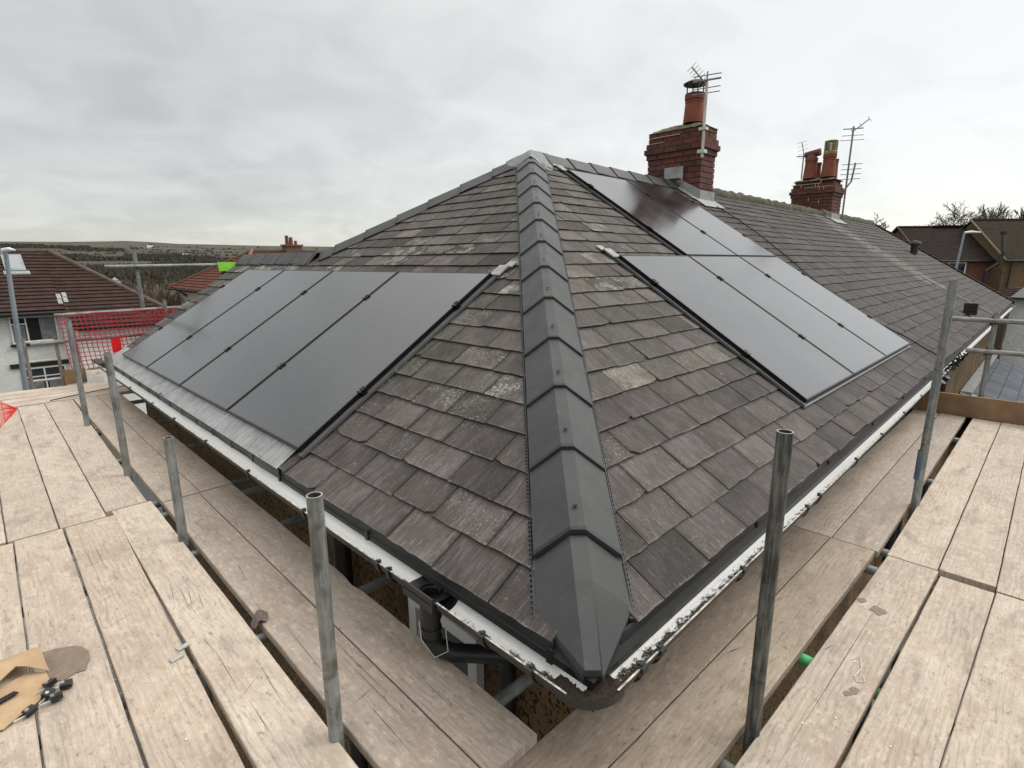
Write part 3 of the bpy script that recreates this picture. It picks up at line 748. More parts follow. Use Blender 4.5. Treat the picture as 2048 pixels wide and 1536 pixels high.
gutter('gutter', fL, .058, 7.45, lambda s: .27 + .32 * math.exp(-s / .7), cuts=((.70, .86),))
gutter('gutter', fR, .058, XEND - .1, lambda s: .33 + .22 * math.exp(-s / 1.2) if s < 9 else .3)
# corner angle piece, black, rounded, full of silt
mb = MB()
def cornerpath(r):
    # centre line from left run to right run round the corner
    pts = []
    cx, cy = .085 , .06
    for k in range(9):
        t = PI + (PI / 2) * k / 8
        pts.append((V((cx + .03, cy + .02, 0)) , t))
    return pts
n_ = 10; rings = []
for k in range(-2, 11):
    if k < 0: c_, od = V((.002, .082 if k == -1 else .096, 0)), V((-1, 0, 0))
    elif k > 8: c_, od = V((.066 if k == 9 else .082, .018, 0)), V((0, -1, 0))
    else:
        t = PI + (PI / 2) * k / 8; od = V((math.cos(t), math.sin(t), 0)); c_ = V((.060, .076, 0)) + od * .058
    ring = []
    for j in range(n_ + 1):
        t = PI * j / n_; ring.append(c_ + od * (-.0595 * math.cos(t)) + V((0, 0, -.028 - .0595 * math.sin(t))))
    rings.append((ring, c_, od))
for (ra, ca_, oa), (rb, cb_, ob) in zip(rings[:-1], rings[1:]):
    for j in range(n_):
        mb.face([ra[j], rb[j], rb[j + 1], ra[j + 1]], 0)
        # outer shell
    o1, o2 = ca_ + oa * .064 + V((0, 0, -.022)), cb_ + ob * .064 + V((0, 0, -.022))
    i1, i2 = ra[-1] + V((0, 0, .004)), rb[-1] + V((0, 0, .004)); d1, d2 = o1 - V((0, 0, .030)), o2 - V((0, 0, .030))
    mb.face([i1, i2, o2, o1], 0); mb.face([o1, o2, d2, d1], 0)
    e1, e2 = ca_ + oa * .03 + V((0, 0, -.088)), cb_ + ob * .03 + V((0, 0, -.088)); mb.face([d1, d2, e2, e1], 0); g1, g2 = ca_ - oa * .04 + V((0, 0, -.092)), cb_ - ob * .04 + V((0, 0, -.092)); mb.face([e1, e2, g2, g1], 0)
mb.build('gutter_angle', M['black_plastic'], house)
mb = MB()   # silt lying in the angle and the first stretch of both runs
for i in range(24):
    for j in range(24):
        def pt(i, j):
            x, y = -.06 + .20 * i / 24, -.045 + .20 * j / 24
            return V((x, y, -.070 + .008 * vn((x, y, 0), 45) + .007 * vn((x, y, 3), 130)))
        c = (pt(i, j) + pt(i + 1, j + 1)) / 2; v2 = V((c.x - .060, c.y - .076)); r_ = v2.length
        if c.x < .06 and c.y < .076: ok_ = r_ < .100
        else: ok_ = (abs(c.x - .002) < .040 and c.y > .07) or (abs(c.y - .018) < .040 and c.x > .055)
        if ok_: mb.face([pt(i, j), pt(i + 1, j), pt(i + 1, j + 1), pt(i, j + 1)])
mb.build('gutter_silt', m_noise('wet_silt', (.012, .008, .006), (.07, .045, .03), 60, .8, .9, 160), house, smooth=True)
# moss clumps along the near channels
mb = MB(); R_ = random.Random(3)
for i in range(420):
    rt = R_.random() < .68; s = .14 + (R_.random() ** 1.5) * (1.3 if rt else .8)
    c_ = R_.uniform(-.008, .040); ctr = (fR if rt else fL)(s, c_, -.046 - math.sqrt(max(0, .053 ** 2 - c_ * c_)))
    r_ = R_.uniform(.002, .0055)
    for k in range(5):
        d = V((R_.gauss(0, 1), R_.gauss(0, 1), abs(R_.gauss(0, .8)))).normalized() * r_; e_ = V((R_.gauss(0, 1), R_.gauss(0, 1), R_.gauss(0, 1))).normalized() * r_ * .6
        mb.face([ctr + e_, ctr - e_, ctr + d], R_.choice([0, 0, 1, 2]))
mb.build('gutter_moss', [m_noise('dark_moss', (.02, .018, .01), (.05, .05, .02), 60, .9, 0), m_noise('green_moss', (.06, .08, .02), (.12, .13, .04), 60, .9, 0), m_noise('pale_flakes', (.3, .28, .24), (.5, .48, .42), 60, .9, 0)], house)
# brackets clipping the outer rim
def bracket(fn, s):
    mb = MB(); P = []
    for t in [PI * (.15 + .87 * k / 9) for k in range(10)]:
        P.append((-.063 * math.cos(t), -.045 - .063 * math.sin(t)))
    for (c0, z0), (c1, z1) in zip(P[:-1], P[1:]):
        a = [fn(s - .013, c0, z0), fn(s + .013, c0, z0), fn(s + .013, c1, z1), fn(s - .013, c1, z1)]; b = [fn(s - .013, c0 * 1.06, z0 - .003), fn(s + .013, c0 * 1.06, z0 - .003), fn(s + .013, c1 * 1.06, z1 - .003), fn(s - .013, c1 * 1.06, z1 - .003)]
        mb.hexa(a + b)
    a = [fn(s + i_, c, z) for z in (-.047, -.033) for i_, c in ((-.016, .050), (.016, .050), (.016, .071), (-.016, .071))]; mb.hexa(a)
    a = [fn(s + i_, c, z) for z in (-.034, -.028) for i_, c in ((-.008, .046), (.004, .046), (.004, .060), (-.008, .060))]; mb.hexa(a)
    mb.build('gutter_bracket', M['black_plastic'], house)
for s in (.20, .42, .98, 1.06, 1.75, 2.5, 3.3, 4.1, 4.8, 5.7, 6.5): bracket(fL, s)
for s in (.19, .30, .95, 1.75, 1.95, 2.7, 3.4, 4.2, 5.0, 5.8, 6.6, 7.4): bracket(fR, s)
# running outlet with its hole and downpipe
mb = MB()
for k in range(14):
    t0, t1 = PI * k / 14, PI * (k + 1) / 14
    for y0, y1 in ((.685, .73), (.83, .875)):
        mb.face([fL(y0, -.058 * math.cos(t0), -.043 - .058 * math.sin(t0)), fL(y1, -.058 * math.cos(t0), -.043 - .058 * math.sin(t0)), fL(y1, -.058 * math.cos(t1), -.043 - .058 * math.sin(t1)), fL(y0, -.058 * math.cos(t1), -.043 - .058 * math.sin(t1))])
mb.box(-.066, -.058, .685, .875, -.075, -.016); mb.box(.046, .056, .685, .875, -.07, -.016)
# collar disc with hole
n_ = 24; cx, cy = -.004, .78
for k in range(n_):
    a, b = 2 * PI * k / n_, 2 * PI * (k + 1) / n_
    sq = lambda t: (cx + max(-.064, min(.046, .09 * math.cos(t))), cy + max(-.092, min(.092, .14 * math.sin(t))))
    A_, B_ = sq(a), sq(b)
    mb.face([(A_[0], A_[1], -.040), (B_[0], B_[1], -.040), (cx + .036 * math.cos(b), cy + .036 * math.sin(b), -.058), (cx + .036 * math.cos(a), cy + .036 * math.sin(a), -.058)])
mb.lathe([(.036, -.058), (.036, -.16), (.043, -.16), (.043, -.045)], cx, cy, 24)
mb.build('gutter_outlet', M['black_plastic'], house)
mb = MB()
mb.tube([(cx, cy, -.13), (cx, cy, -.26), (cx + .012, cy - .01, -.30), (.06, cy - .05, -.335), (.20, cy - .14, -.375), (.235, cy - .16, -.40), (.245, cy - .17, -.45), (.245, cy - .17, -5.6)], .036, 18)
for z in (-.155, -.205, -.25): mb.tube([(cx, cy, z), (cx, cy, z - .012)], .0405, 18)
mb.build('downpipe', M['black_plastic'], house, smooth=True)
mb = MB(); mb.tube([(cx - .044, cy + .02, -.17), (cx - .05, cy + .0, -.24), (cx - .02, cy - .04, -.315), (cx + .02, cy - .075, -.29), (cx + .03, cy - .05, -.2)], .0022, 6, 0)
mb.build('hanging_wire', M['pale_wire'], house)
# second dark pipe under the left eaves and those seen at the far right
mb = MB(); mb.tube([(.22, 1.95, -.14), (.22, 1.95, -5.6)], .05, 16); mb.build('downpipe', M['black_plastic'], house, smooth=True)
for x, w in ((6.35, .05), (6.7, .05), (8.6, .07)):
    mb = MB(); mb.tube([(x, -.03 if x < 7 else .2, -.1), (x + .05, .2, -.45), (x + .05, .2, -5.6)], w, 12); mb.build('downpipe', M['black_plastic'], house, smooth=True)
# bundle of cable at the far gutter
# windows in the walls under the eaves
def window(parent, o_, ux, uz, w, h, dep=V((0, 0, 0)), mull=(.5,), trans=None, fw=.055, curtain=None, n=None, sill=True, matf='upvc'):
    """o_ lower-left corner on the wall plane, ux along, uz up, n outward"""
    o_, ux, uz, n = V(o_), V(ux).normalized(), V(uz), V(n).normalized()
    def bar(mb, a0, a1, b0, b1, d0, d1, mi=0):
        P = [o_ + ux * a + uz * b + n * d for d, in ((d0,),) for a, b in ((a0, b0), (a1, b0), (a1, b1), (a0, b1))] + [o_ + ux * a + uz * b + n * d1 for a, b in ((a0, b0), (a1, b0), (a1, b1), (a0, b1))]
        mb.hexa(P, mi)
    mb = MB(); bar(mb, 0, fw, 0, h, .005, .05); bar(mb, w - fw, w, 0, h, .005, .05); bar(mb, fw, w - fw, 0, fw, .005, .048); bar(mb, fw, w - fw, h - fw, h, .005, .048)
    for m_ in mull: bar(mb, w * m_ - fw * .45, w * m_ + fw * .45, fw, h - fw, .005, .046)
    if trans:
        for (a0, a1, b) in trans: bar(mb, a0 * w, a1 * w, b * h - fw * .4, b * h + fw * .4, .005, .044)
    fr = mb.build('window', M[matf], parent)
    mb = MB(); bar(mb, fw * .8, w - fw * .8, fw * .8, h - fw * .8, .006, .016); mb.build('pane', M['glass'], fr)
    if curtain:
        for (a0, a1, b0, b1) in curtain: mb = MB(); bar(mb, a0 * w, a1 * w, b0 * h, b1 * h, .017, .020); mb.build('curtain', M['curtain'], fr)
    if sill:
        mb = MB(); bar(mb, -.08, w + .08, -.11, -.002, .0, .12); mb.build('sill', M['black_paint'], fr)
    return fr
window(house, (.299, 1.33, -1.75), (0, -1, 0), (0, 0, 1), .52, 1.32, n=(-1, 0, 0), mull=(), fw=.06, sill=False)

# ------------------------------------------------------------------ chimney stacks
def stack(x0, x1, y0, y1, zb, zt, seed, corbels, pale=False):
    """corbels: list of (course index from top, outset)"""
    R_ = random.Random(seed); ch = .083; n_ = int((zt - zb) / ch); mb = MB(); cor = dict(corbels)
    for k in range(n_):
        z1 = zt - k * ch; z0 = z1 - ch + .011; o_ = cor.get(k, 0.0); bx0, bx1, by0, by1 = x0 - o_, x1 + o_, y0 - o_, y1 + o_
        mb.box(bx0 + .016, bx1 - .016, by0 + .016, by1 - .016, z0 - .011, z1, 1)
        def run(fn, L, off):
            s = 0.0; first = True
            while s < L - .01:
                w = .222 if not first or off else .108
                e_ = min(s + w, L); 
                if L - e_ < .06: e_ = L
                j = R_.uniform(-.003, .003); c = (R_.random(), .5, .5)
                fn(s, e_ - (.010 if e_ < L else 0), j, c); s = e_; first = False
        P = k % 2
        cxx = V(((x0 + x1) / 2, (y0 + y1) / 2, 0))
        run(lambda a, b, j, c: mb.box(bx0 + j, bx0 + .10, by0 + a, by0 + b, z0, z1, 0, c), by1 - by0, P)
        run(lambda a, b, j, c: mb.box(bx1 - .10, bx1 + j, by0 + a, by0 + b, z0, z1, 0, c), by1 - by0, P)
        run(lambda a, b, j, c: mb.box(bx0 + .101 + a, bx0 + .101 + b, by0 + j, by0 + .09, z0, z1, 0, c), bx1 - bx0 - .202, 1 - P)
        run(lambda a, b, j, c: mb.box(bx0 + .101 + a, bx0 + .101 + b, by1 - .09, by1 + j, z0, z1, 0, c), bx1 - bx0 - .202, 1 - P)
    # repointed pale joints
    if pale:
        zz = zt - ch * 1.0; mb.box(x0 - .024, x0 - .012, y0 + .30, y1 + .02, zz - .008, zz + .006, 2)
        zz = zt - ch * 2.0; mb.box(x0 - .024, x0 - .012, y0 + .02, y0 + .68, zz - .008, zz + .006, 2)
        for yy, kk in ((y0 + .42, 1.5), (y0 + .35, 1.5), (y0 + .75, 1.5), (y0 + .22, 2.5), (y0 + .32, 2.5), (y0 + .3, .5), (y0 + .55, 5.5), (y0 + .3, 6.5)):
            mb.box(x0 - .03, x0 - .004, yy, yy + .014, zt - ch * (kk + .45), zt - ch * (kk - .45), 2)
    else:
        mb.box(x0 - .022, x0 + .004, y1 - .55, y1 - .06, zt - ch - .004, zt - ch + .008, 2); mb.box(x0 - .040, x0 - .02, y1 - .30, y1 - .03, zt - 2 * ch - .006, zt - 2 * ch + .004, 2)
    st = mb.build('chimney_stack', [M['brick'], M['mortar'], M['cream_mortar']], house)
    # flaunching
    mb = MB(); nx, ny = 8, 14
    def pt(i, j):
        a, b = i / nx, j / ny; x, y = x0 - .015 + (x1 - x0 + .03) * a, y0 - .015 + (y1 - y0 + .03) * b
        e_ = min(min(a, 1 - a) * 2.2, min(b, 1 - b) * 3.2, 1); return V((x, y, zt - .01 + .115 * e_ ** .7 + .014 * vn((x, y, 0), 14)))
    for i in range(nx):
        for j in range(ny): mb.face([pt(i, j), pt(i + 1, j), pt(i + 1, j + 1), pt(i, j + 1)])
    mb.build('flaunching', M['moss'], st, smooth=True)
    return st
def pot(st, x, y, z, h, r0=.15, r1=.125, m_='terracotta'):
    mb = MB(); mb.lathe([(r0 * 1.02, z), (r0, z + .04), (r1, z + h * .82), (r1 * 1.10, z + h * .84), (r1 * 1.12, z + h), (r1 * .9, z + h), (r1 * .85, z + h - .2), (0.001, z + h - .2)], x, y, 22)
    mb.lathe([(r1 * 1.04, z + h * .74), (r1 * 1.07, z + h * .75), (r1 * 1.02, z + h * .78)], x, y, 22)
    return mb.build('chimney_pot', M[m_], st, smooth=True)
st1 = stack(7.10, 7.56, 3.33, 4.25, 1.95, 3.20, 1, ((2, .025), (3, .05), (4, .02), (0, .0), (1, .0)))
pot(st1, 7.33, 3.62, 3.29, .40, .155, .135)
mb = MB(); px, py, pz = 7.33, 3.62, 3.69   # rain cowl
mb.lathe([(.145, pz - .01), (.15, pz + .02), (.12, pz + .03)], px, py, 20)
for k in range(4):
    a = PI / 4 + k * PI / 2; mb.tube([(px + .125 * math.cos(a), py + .125 * math.sin(a), pz), (px + .125 * math.cos(a), py + .125 * math.sin(a), pz + .17)], .010, 6)
mb.lathe([(.001, pz + .215), (.12, pz + .20), (.185, pz + .165), (.175, pz + .15), (.001, pz + .165)], px, py, 20)
mb.build('rain_cowl', M['black_plastic'], st1)
st2 = stack(14.6, 15.35, 3.52, 4.5, 1.95, 3.20, 2, ((3, .05), (4, .02), (0, -.05), (1, -.01), (2, .02)), pale=True)
pot(st2, 14.80, 4.17, 3.27, .50, .165, .135); pot(st2, 14.80, 3.75, 3.27, .54, .165, .14); pot(st2, 15.12, 4.13, 3.27, .42, .12, .105); pot(st2, 15.12, 3.74, 3.27, .46, .12, .105)
mb = MB(); mb.tube([(14.80, 4.33, 3.86), (14.80, 3.98, 3.90)], .085, 14, rr=[.075, .09]); mb.lathe([(.13, 3.76), (.10, 3.84), (.05, 3.90)], 14.80, 4.17, 14)
mb.build('horizontal_cowl', M['clay_dark'], st2)
mb = MB(); mb.lathe([(.15, 3.80), (.155, 3.86), (.14, 3.88), (.001, 3.88)], 14.8, 3.75, 18)
for k in range(5): mb.lathe([(.11, 3.88 + k * .045), (.155, 3.885 + k * .045), (.155, 3.905 + k * .045), (.11, 3.905 + k * .045)], 14.8, 3.75, 6)
for k in range(6): a = k * PI / 3; mb.tube([(14.8 + .135 * math.cos(a), 3.75 + .135 * math.sin(a), 3.87), (14.8 + .135 * math.cos(a), 3.75 + .135 * math.sin(a), 4.12)], .017, 6)
mb.lathe([(.001, 4.14), (.15, 4.13), (.16, 4.11), (.12, 4.10)], 14.8, 3.75, 6)
mb.build('louvred_cowl', M['buff'], st2)
# lead flashings at the stacks
def flash(x0, x1, y0, y1, nm='lead_flashing'):
    mb = MB()
    for k in range(4):   # stepped side pieces
        yb = y0 + k * .10; 
    P = [V((x0 - .012, y0 - .012, y0 * T - .0)), V((x0 - .012, AP - .02, AP * T)), V((x0 - .012, AP - .02, AP * T + .12)), V((x0 - .012, y0 - .012, y0 * T + .17))]
    mb.hexa([P[0] + V((-.012, 0, 0)), P[1] + V((-.012, 0, 0)), P[2] + V((-.012, 0, 0)), P[3] + V((-.012, 0, 0)), P[0], P[1], P[2], P[3]])
    u0 = y0 / CA
    mb.hexa([RP(x0 - .16, u0 - .22, .022), RP(x1 + .06, u0 - .22, .022), RP(x1 + .06, u0 + .0, .022), RP(x0 - .16, u0, .022), RP(x0 - .16, u0 - .22, .030), RP(x1 + .06, u0 - .22, .030), RP(x1 + .06, u0, .036), RP(x0 - .16, u0, .036)])
    mb.hexa([RP(x0 - .17, u0, .022), RP(x0 - .005, u0, .022), RP(x0 - .005, AP / CA - .05, .022), RP(x0 - .17, AP / CA - .05, .022), RP(x0 - .17, u0, .029), RP(x0 - .005, u0, .033), RP(x0 - .005, AP / CA - .05, .033), RP(x0 - .17, AP / CA - .05, .029)])
    mb.box(x0 - .02, x1 + .02, y0 - .022, y0 - .005, y0 * T - .02, y0 * T + .16)
    mb.build(nm, M['lead'], house)
flash(7.10, 7.56, 3.33, 4.25); flash(14.6, 15.35, 3.52, 4.5)
mb = MB(); mb.box(7.055, 7.07, 3.60, 3.92, ZR + .02, ZR + .27); mb.box(6.95, 7.06, 3.62, 3.90, ZR + .085, ZR + .095); mb.build('lead_flashing', M['lead'], house)
# roof vents
mb = MB(); P = RP(17.6, 2.55, 0); mb.tube([P, P + V((0, 0, .26))], .09, 12); mb.lathe([(.001, P.z + .38), (.11, P.z + .35), (.15, P.z + .29), (.11, P.z + .27)], P.x, P.y, 14); mb.build('roof_vent', M['vent'], house)
mb = MB(); P = RP(12.0, .36, 0)
for k in range(3): mb.box(P.x - .09, P.x + .09, P.y - .12, P.y + .08, P.z + .02 + k * .075, P.z + .085 + k * .075)
mb.build('roof_vent', M['vent'], house)
# cables lying on the slates
def on_roof(pts, r, name, m_):
    C_ = []
    for a, b in zip(pts[:-1], pts[1:]):
        for k in range(6):
            t = k / 6; s, u = a[0] + (b[0] - a[0]) * t, a[1] + (b[1] - a[1]) * t; C_.append(RP(s, u, .030 + .006 * vn((s, u, 0), 5)))
    C_.append(RP(pts[-1][0], pts[-1][1], .03)); mb = MB(); mb.tube(C_, r, 6); return mb.build(name, m_, house)
on_roof([(7.35, 3.75), (7.40, 3.4), (7.28, 2.9), (7.05, 2.37), (6.66, 1.75), (6.50, 1.27), (6.55, .89), (6.74, .61), (6.87, .27), (6.95, .05)], .007, 'roof_cable', M['wire'])
on_roof([(13.56, 1.6), (13.67, .95), (14.05, .36), (14.2, .02)], .013, 'roof_cable', M['pale_wire'])
mb = MB(); R_ = random.Random(8); pts = [V((6.55 + .04 * i + .05 * math.sin(i * 2.1), -.05 + .04 * math.sin(i * 1.3), -.01 + .03 * math.cos(i * 2.7))) for i in range(40)]
mb.tube(pts, .009, 6); mb.build('cable_bundle', M['wire'], house)

# ------------------------------------------------------------------ solar panels
PG = .021; PWL, PLL, PWR, PLR = 1.188, 1.826, 1.1955, 1.837; S0L, U0L, S0R, U0R = 2.200, .180, 2.836, .413
PW, PL = PWL, PLL
def clamp(mb, P, s, u, h):
    b = [P(s + a, u + b_, h + c) for c in (-.03, .007) for a, b_ in ((-.014, -.018), (.014, -.018), (.014, .018), (-.014, .018))]; mb.hexa(b)
    for k in (-.022, .004, .022):
        b = [P(s + a, u + k + b_, h + c) for c in (.002, .011) for a, b_ in ((-.026, -.004), (.026, -.004), (.026, .004), (-.026, .004))]; mb.hexa(b)
def panel(P, s0, u0, label, flip, clamps=(.28, .78)):
    t = thing('solar_panel', label, 'solar panel', 'black solar panels mounted on the slate roof')
    H = .060; th = .034; f = .011; PW, PL = (PWL, PLL) if P is LP else (PWR, PLR)
    # the two roof faces have opposite handedness
    mb = MB()
    def slab(a0, a1, b0, b1, h0, h1, mi=0, m_=mb):
        m_.hexa([P(a, b, h0) for a, b in ((a0, b0), (a1, b0), (a1, b1), (a0, b1))] + [P(a, b, h1) for a, b in ((a0, b0), (a1, b0), (a1, b1), (a0, b1))], mi)
    s1, u1 = s0 + PW, u0 + PL
    slab(s0, s0 + f, u0, u1, H - th, H); slab(s1 - f, s1, u0, u1, H - th, H); slab(s0 + f, s1 - f, u0, u0 + f, H - th, H - .0005); slab(s0 + f, s1 - f, u1 - f, u1, H - th, H - .0005)
    slab(s0 + f, s1 - f, u0 + f, u1 - f, H - th + .002, H - .008)
    fr = mb.build('frame', M['frame'], t)
    mb = MB(); a0, a1, b0, b1 = s0 + f, s1 - f, u0 + f, u1 - f
    pts = [P(a0, b0, H - .002), P(a1, b0, H - .002), P(a1, b1, H - .002), P(a0, b1, H - .002)]; uv = [(.017, .02), (1.117, .02), (1.117, 1.72), (.017, 1.72)]
    if flip: pts = pts[::-1]; uv = uv[::-1]
    mb.face(pts, 0, uv); mb.build('glass', M['glass_pv'], t)
    for c in clamps:
        mb = MB(); clamp(mb, P, s1 + PG / 2, u0 + PL * c, H); mb.build('clamp', M['frame'], t)
    rebase(t, P(s0, u0, 0)); return t
lab = ['nearest of four in the left row, beside the hip', 'second of four in the left row counted from the hip', 'third of four in the left row counted from the hip', 'farthest of four in the left row, beside the slated verge']
for i in range(4): panel(LP, S0L + i * (PW + PG), U0L, 'black glass solar panel, ' + lab[i], True)
PW, PL = PWR, PLR
lab = ['lower row panel on the right slope, the one nearest the hip', 'middle panel of the lower row on the right slope', 'lower row panel on the right slope farthest from the hip']
for i in range(3): panel(RP, S0R + i * (PW + PG), U0R, lab[i], False)
lab = ['upper row solar panel on the right slope nearest the hip, mirroring part of the chimney', 'upper row solar panel on the right slope nearest the brick chimney']
for i in range(2): panel(RP, S0R + (i + 1) * (PW + PG), U0R + PL + PG, lab[i], False)
# clamps on the free left edges plus mounting tray and side flashings
def tray(P, s0, s1, u0, u1, label, flashside):
    t = thing('mounting_tray', label, 'mounting tray')
    def slab(m_, a0, a1, b0, b1, h0, h1, mi=0):
        m_.hexa([P(a, b, h0) for a, b in ((a0, b0), (a1, b0), (a1, b1), (a0, b1))] + [P(a, b, h1) for a, b in ((a0, b0), (a1, b0), (a1, b1), (a0, b1))], mi)
    mb = MB()
    for uu in (.25, .75): slab(mb, s0 - .006, s1 + .006, u0 + (u1 - u0) * uu - .016, u0 + (u1 - u0) * uu + .016, .0, .0255)
    slab(mb, s0 + .006, s1 - .006, u0 + .02, u1 - .02, .010, .020)
    mb.build('tray', M['frame'], t)
    mb = MB(); slab(mb, s0 - .052, s0 + .004, u0 - .02, u1 + .05, .020, .030); slab(mb, s0 - .052, s0 - .046, u0 - .02, u1 + .05, .0301, .038); mb.build('side_flashing', M['lead_dark'], t)
    mb = MB()   # folded lead tab at the top corner
    slab(mb, s0 - .07, s0 + .03, u1 + .0, u1 + .13, .030, .042); slab(mb, s0 - .10, s0 - .02, u1 + .12, u1 + .19, .026, .034); mb.build('lead_tab', M['lead'], t)
    if flashside != 'L':
        mb = MB(); slab(mb, s0 - .03, s1 + .03, u0 - .014, u0 + .02, .018, .024); mb.build('lower_flashing', M['frame'], t)
        mb = MB(); slab(mb, s0 - .050, s1 + .050, u0 - .026, u0 - .0145, .020, .027); mb.build('lower_lip', M['lead_mid'], t)
    rebase(t, P(s0, u0, 0))
    for c in (.28, .78):
        mb = MB(); clamp(mb, P, s0 - PG / 2 + .004, u0 + (u1 - u0) * c, .060); cl_ = mb.build('clamp', M['frame'], t); cl_.location = -P(s0, u0, 0)
    return t
tray(LP, S0L, S0L + 4 * (PWL + PG) - PG, U0L, U0L + PLL, 'black mounting tray with grey flashing strip under the left row of solar panels', 'L')
tray(RP, S0R, S0R + 3 * (PW + PG) - PG, U0R, U0R + PL, 'black mounting tray under the lower three panels on the right slope', 'R')
tray(RP, S0R + PW + PG, S0R + 3 * (PW + PG) - PG, U0R + PL + PG, U0R + 2 * PL + PG, 'black mounting tray under the upper two panels on the right slope', 'U')

# ------------------------------------------------------------------ aerials
def mkthing(mb, name, label, cat, m_, group=None, smooth=False):
    o = mb.build(name, m_, None, smooth=smooth); tag(o, label, cat, group)
    xs = [V(v.co) for v in o.data.vertices]; b = V((sum(v.x for v in xs) / len(xs), sum(v.y for v in xs) / len(xs), min(v.z for v in xs)))
    for v in o.data.vertices: v.co -= b
    o.location = b; return o
def yagi(t, c, d, L, up, n_, el, r=.008, name='boom'):
    c, d, up = V(c), V(d).normalized(), V(up).normalized(); s = d.cross(up).normalized()
    mb = MB(); mb.tube([c - d * L / 2, c + d * L / 2], r * 1.7, 6); mb.build(name, M['metal'], t)
    for k in range(n_):
        p = c + d * (-L / 2 + L * k / (n_ - 1)); mb = MB(); mb.tube([p - s * el / 2, p + s * el / 2], r * .7, 5); mb.build('element', M['metal'], t)
rgt = V((_r.x, _r.y, 0)).normalized(); dep = V((_f.x, _f.y, 0)).normalized()
t = thing('television_aerial', 'two-array television aerial on the pale mast at the near brick chimney', 'aerial')
b0 = V((7.03, 3.29, 2.72))
mb = MB(); mb.tube([b0, b0 + V((0, 0, 1.02))], .021, 10); mb.build('mast', M['white_tube'], t)
mb = MB(); mb.box(7.0, 7.10, 3.25, 3.36, 2.78, 2.83); mb.box(7.0, 7.10, 3.25, 3.36, 3.10, 3.14); mb.build('mast_bracket', M['zinc'], t)
top = b0 + V((0, 0, 1.02))
yagi(t, top - rgt * .13 + V((0, 0, .10)), (-rgt * .70 + V((0, 0, .72))), .30, rgt.cross(V((0, 0, 1))) * 1 + V((0, 0, 0)), 7, .17, .006)
for dz, w, r_ in ((.10, .40, .008), (.035, .40, .014), (-.07, .40, .007), (-.14, .40, .007)):
    mb = MB(); mb.tube([top - rgt * w * .5 + V((0, 0, dz - .03)), top + rgt * w * .5 + V((0, 0, dz + .03))], r_, 6); mb.build('element', M['metal'], t)
mb = MB(); mb.tube([top + V((0, 0, -.15)), top + V((0, 0, .15))], .010, 6); mb.build('boom', M['metal'], t)
rebase(t, b0)
t = thing('television_aerial', 'tall thin television aerial beside the far brick chimney', 'aerial')
b0 = V((15.42, 3.47, 2.3))
mb = MB(); mb.tube([b0, b0 + V((.03, -.0, 2.22))], .022, 8); mb.build('mast', M['metal'], t)
tp = b0 + V((.03, 0, 2.10))
yagi(t, tp + rgt * .18 + V((0, 0, .14)), rgt * .8 + V((0, 0, .62)), .5, rgt.cross(V((0, 0, 1))), 3, .16)
for dz, w in ((.05, .5), (-.11, .55), (-.22, .62)):
    mb = MB(); mb.tube([tp - rgt * w * .5 + V((0, 0, dz)), tp + rgt * w * .5 + V((0, 0, dz + .03))], .014 if dz > 0 else .008, 5); mb.build('element', M['metal'], t)
for k in range(4):
    c = b0 + V((0, 0, 1.30 - k * .12)) + rgt * .08; mb = MB(); mb.tube([c - rgt * .26, c + rgt * .26 + V((0, 0, .03))], .009, 5); mb.build('element', M['metal'], t)
mb = MB(); c = b0 + V((0, 0, .9)) + rgt * .12; mb.tube([c, c + V((0, 0, .45)) + rgt * .05], .022, 6); mb.build('boom', M['metal'], t)
mb = MB(); mb.tube([c, c - rgt * .25 + V((0, 0, -.35)), c - rgt * .55 + V((0, 0, -.75)), c - rgt * .58 + V((0, 0, -1.0))], .022, 6); mb.build('support_arm', M['metal'], t)
rebase(t, b0)
t = thing('television_aerial', 'small grid aerial behind the left pot of the far chimney', 'aerial')
b0 = V((14.95, 4.42, 3.3)); mb = MB(); mb.tube([b0, b0 + V((0, 0, .62))], .016, 6); mb.build('mast', M['metal'], t)
tp = b0 + V((0, 0, .68)); yagi(t, tp - rgt * .03 + V((0, 0, .05)), -rgt * .3 + V((0, 0, 1)), .38, rgt.cross(V((0, 0, 1))), 5, .26, .006)
mb = MB(); mb.tube([tp - rgt * .18 + V((0, 0, -.12)), tp + rgt * .3 + V((0, 0, -.08))], .014, 5); mb.build('element', M['metal'], t)
rebase(t, b0)


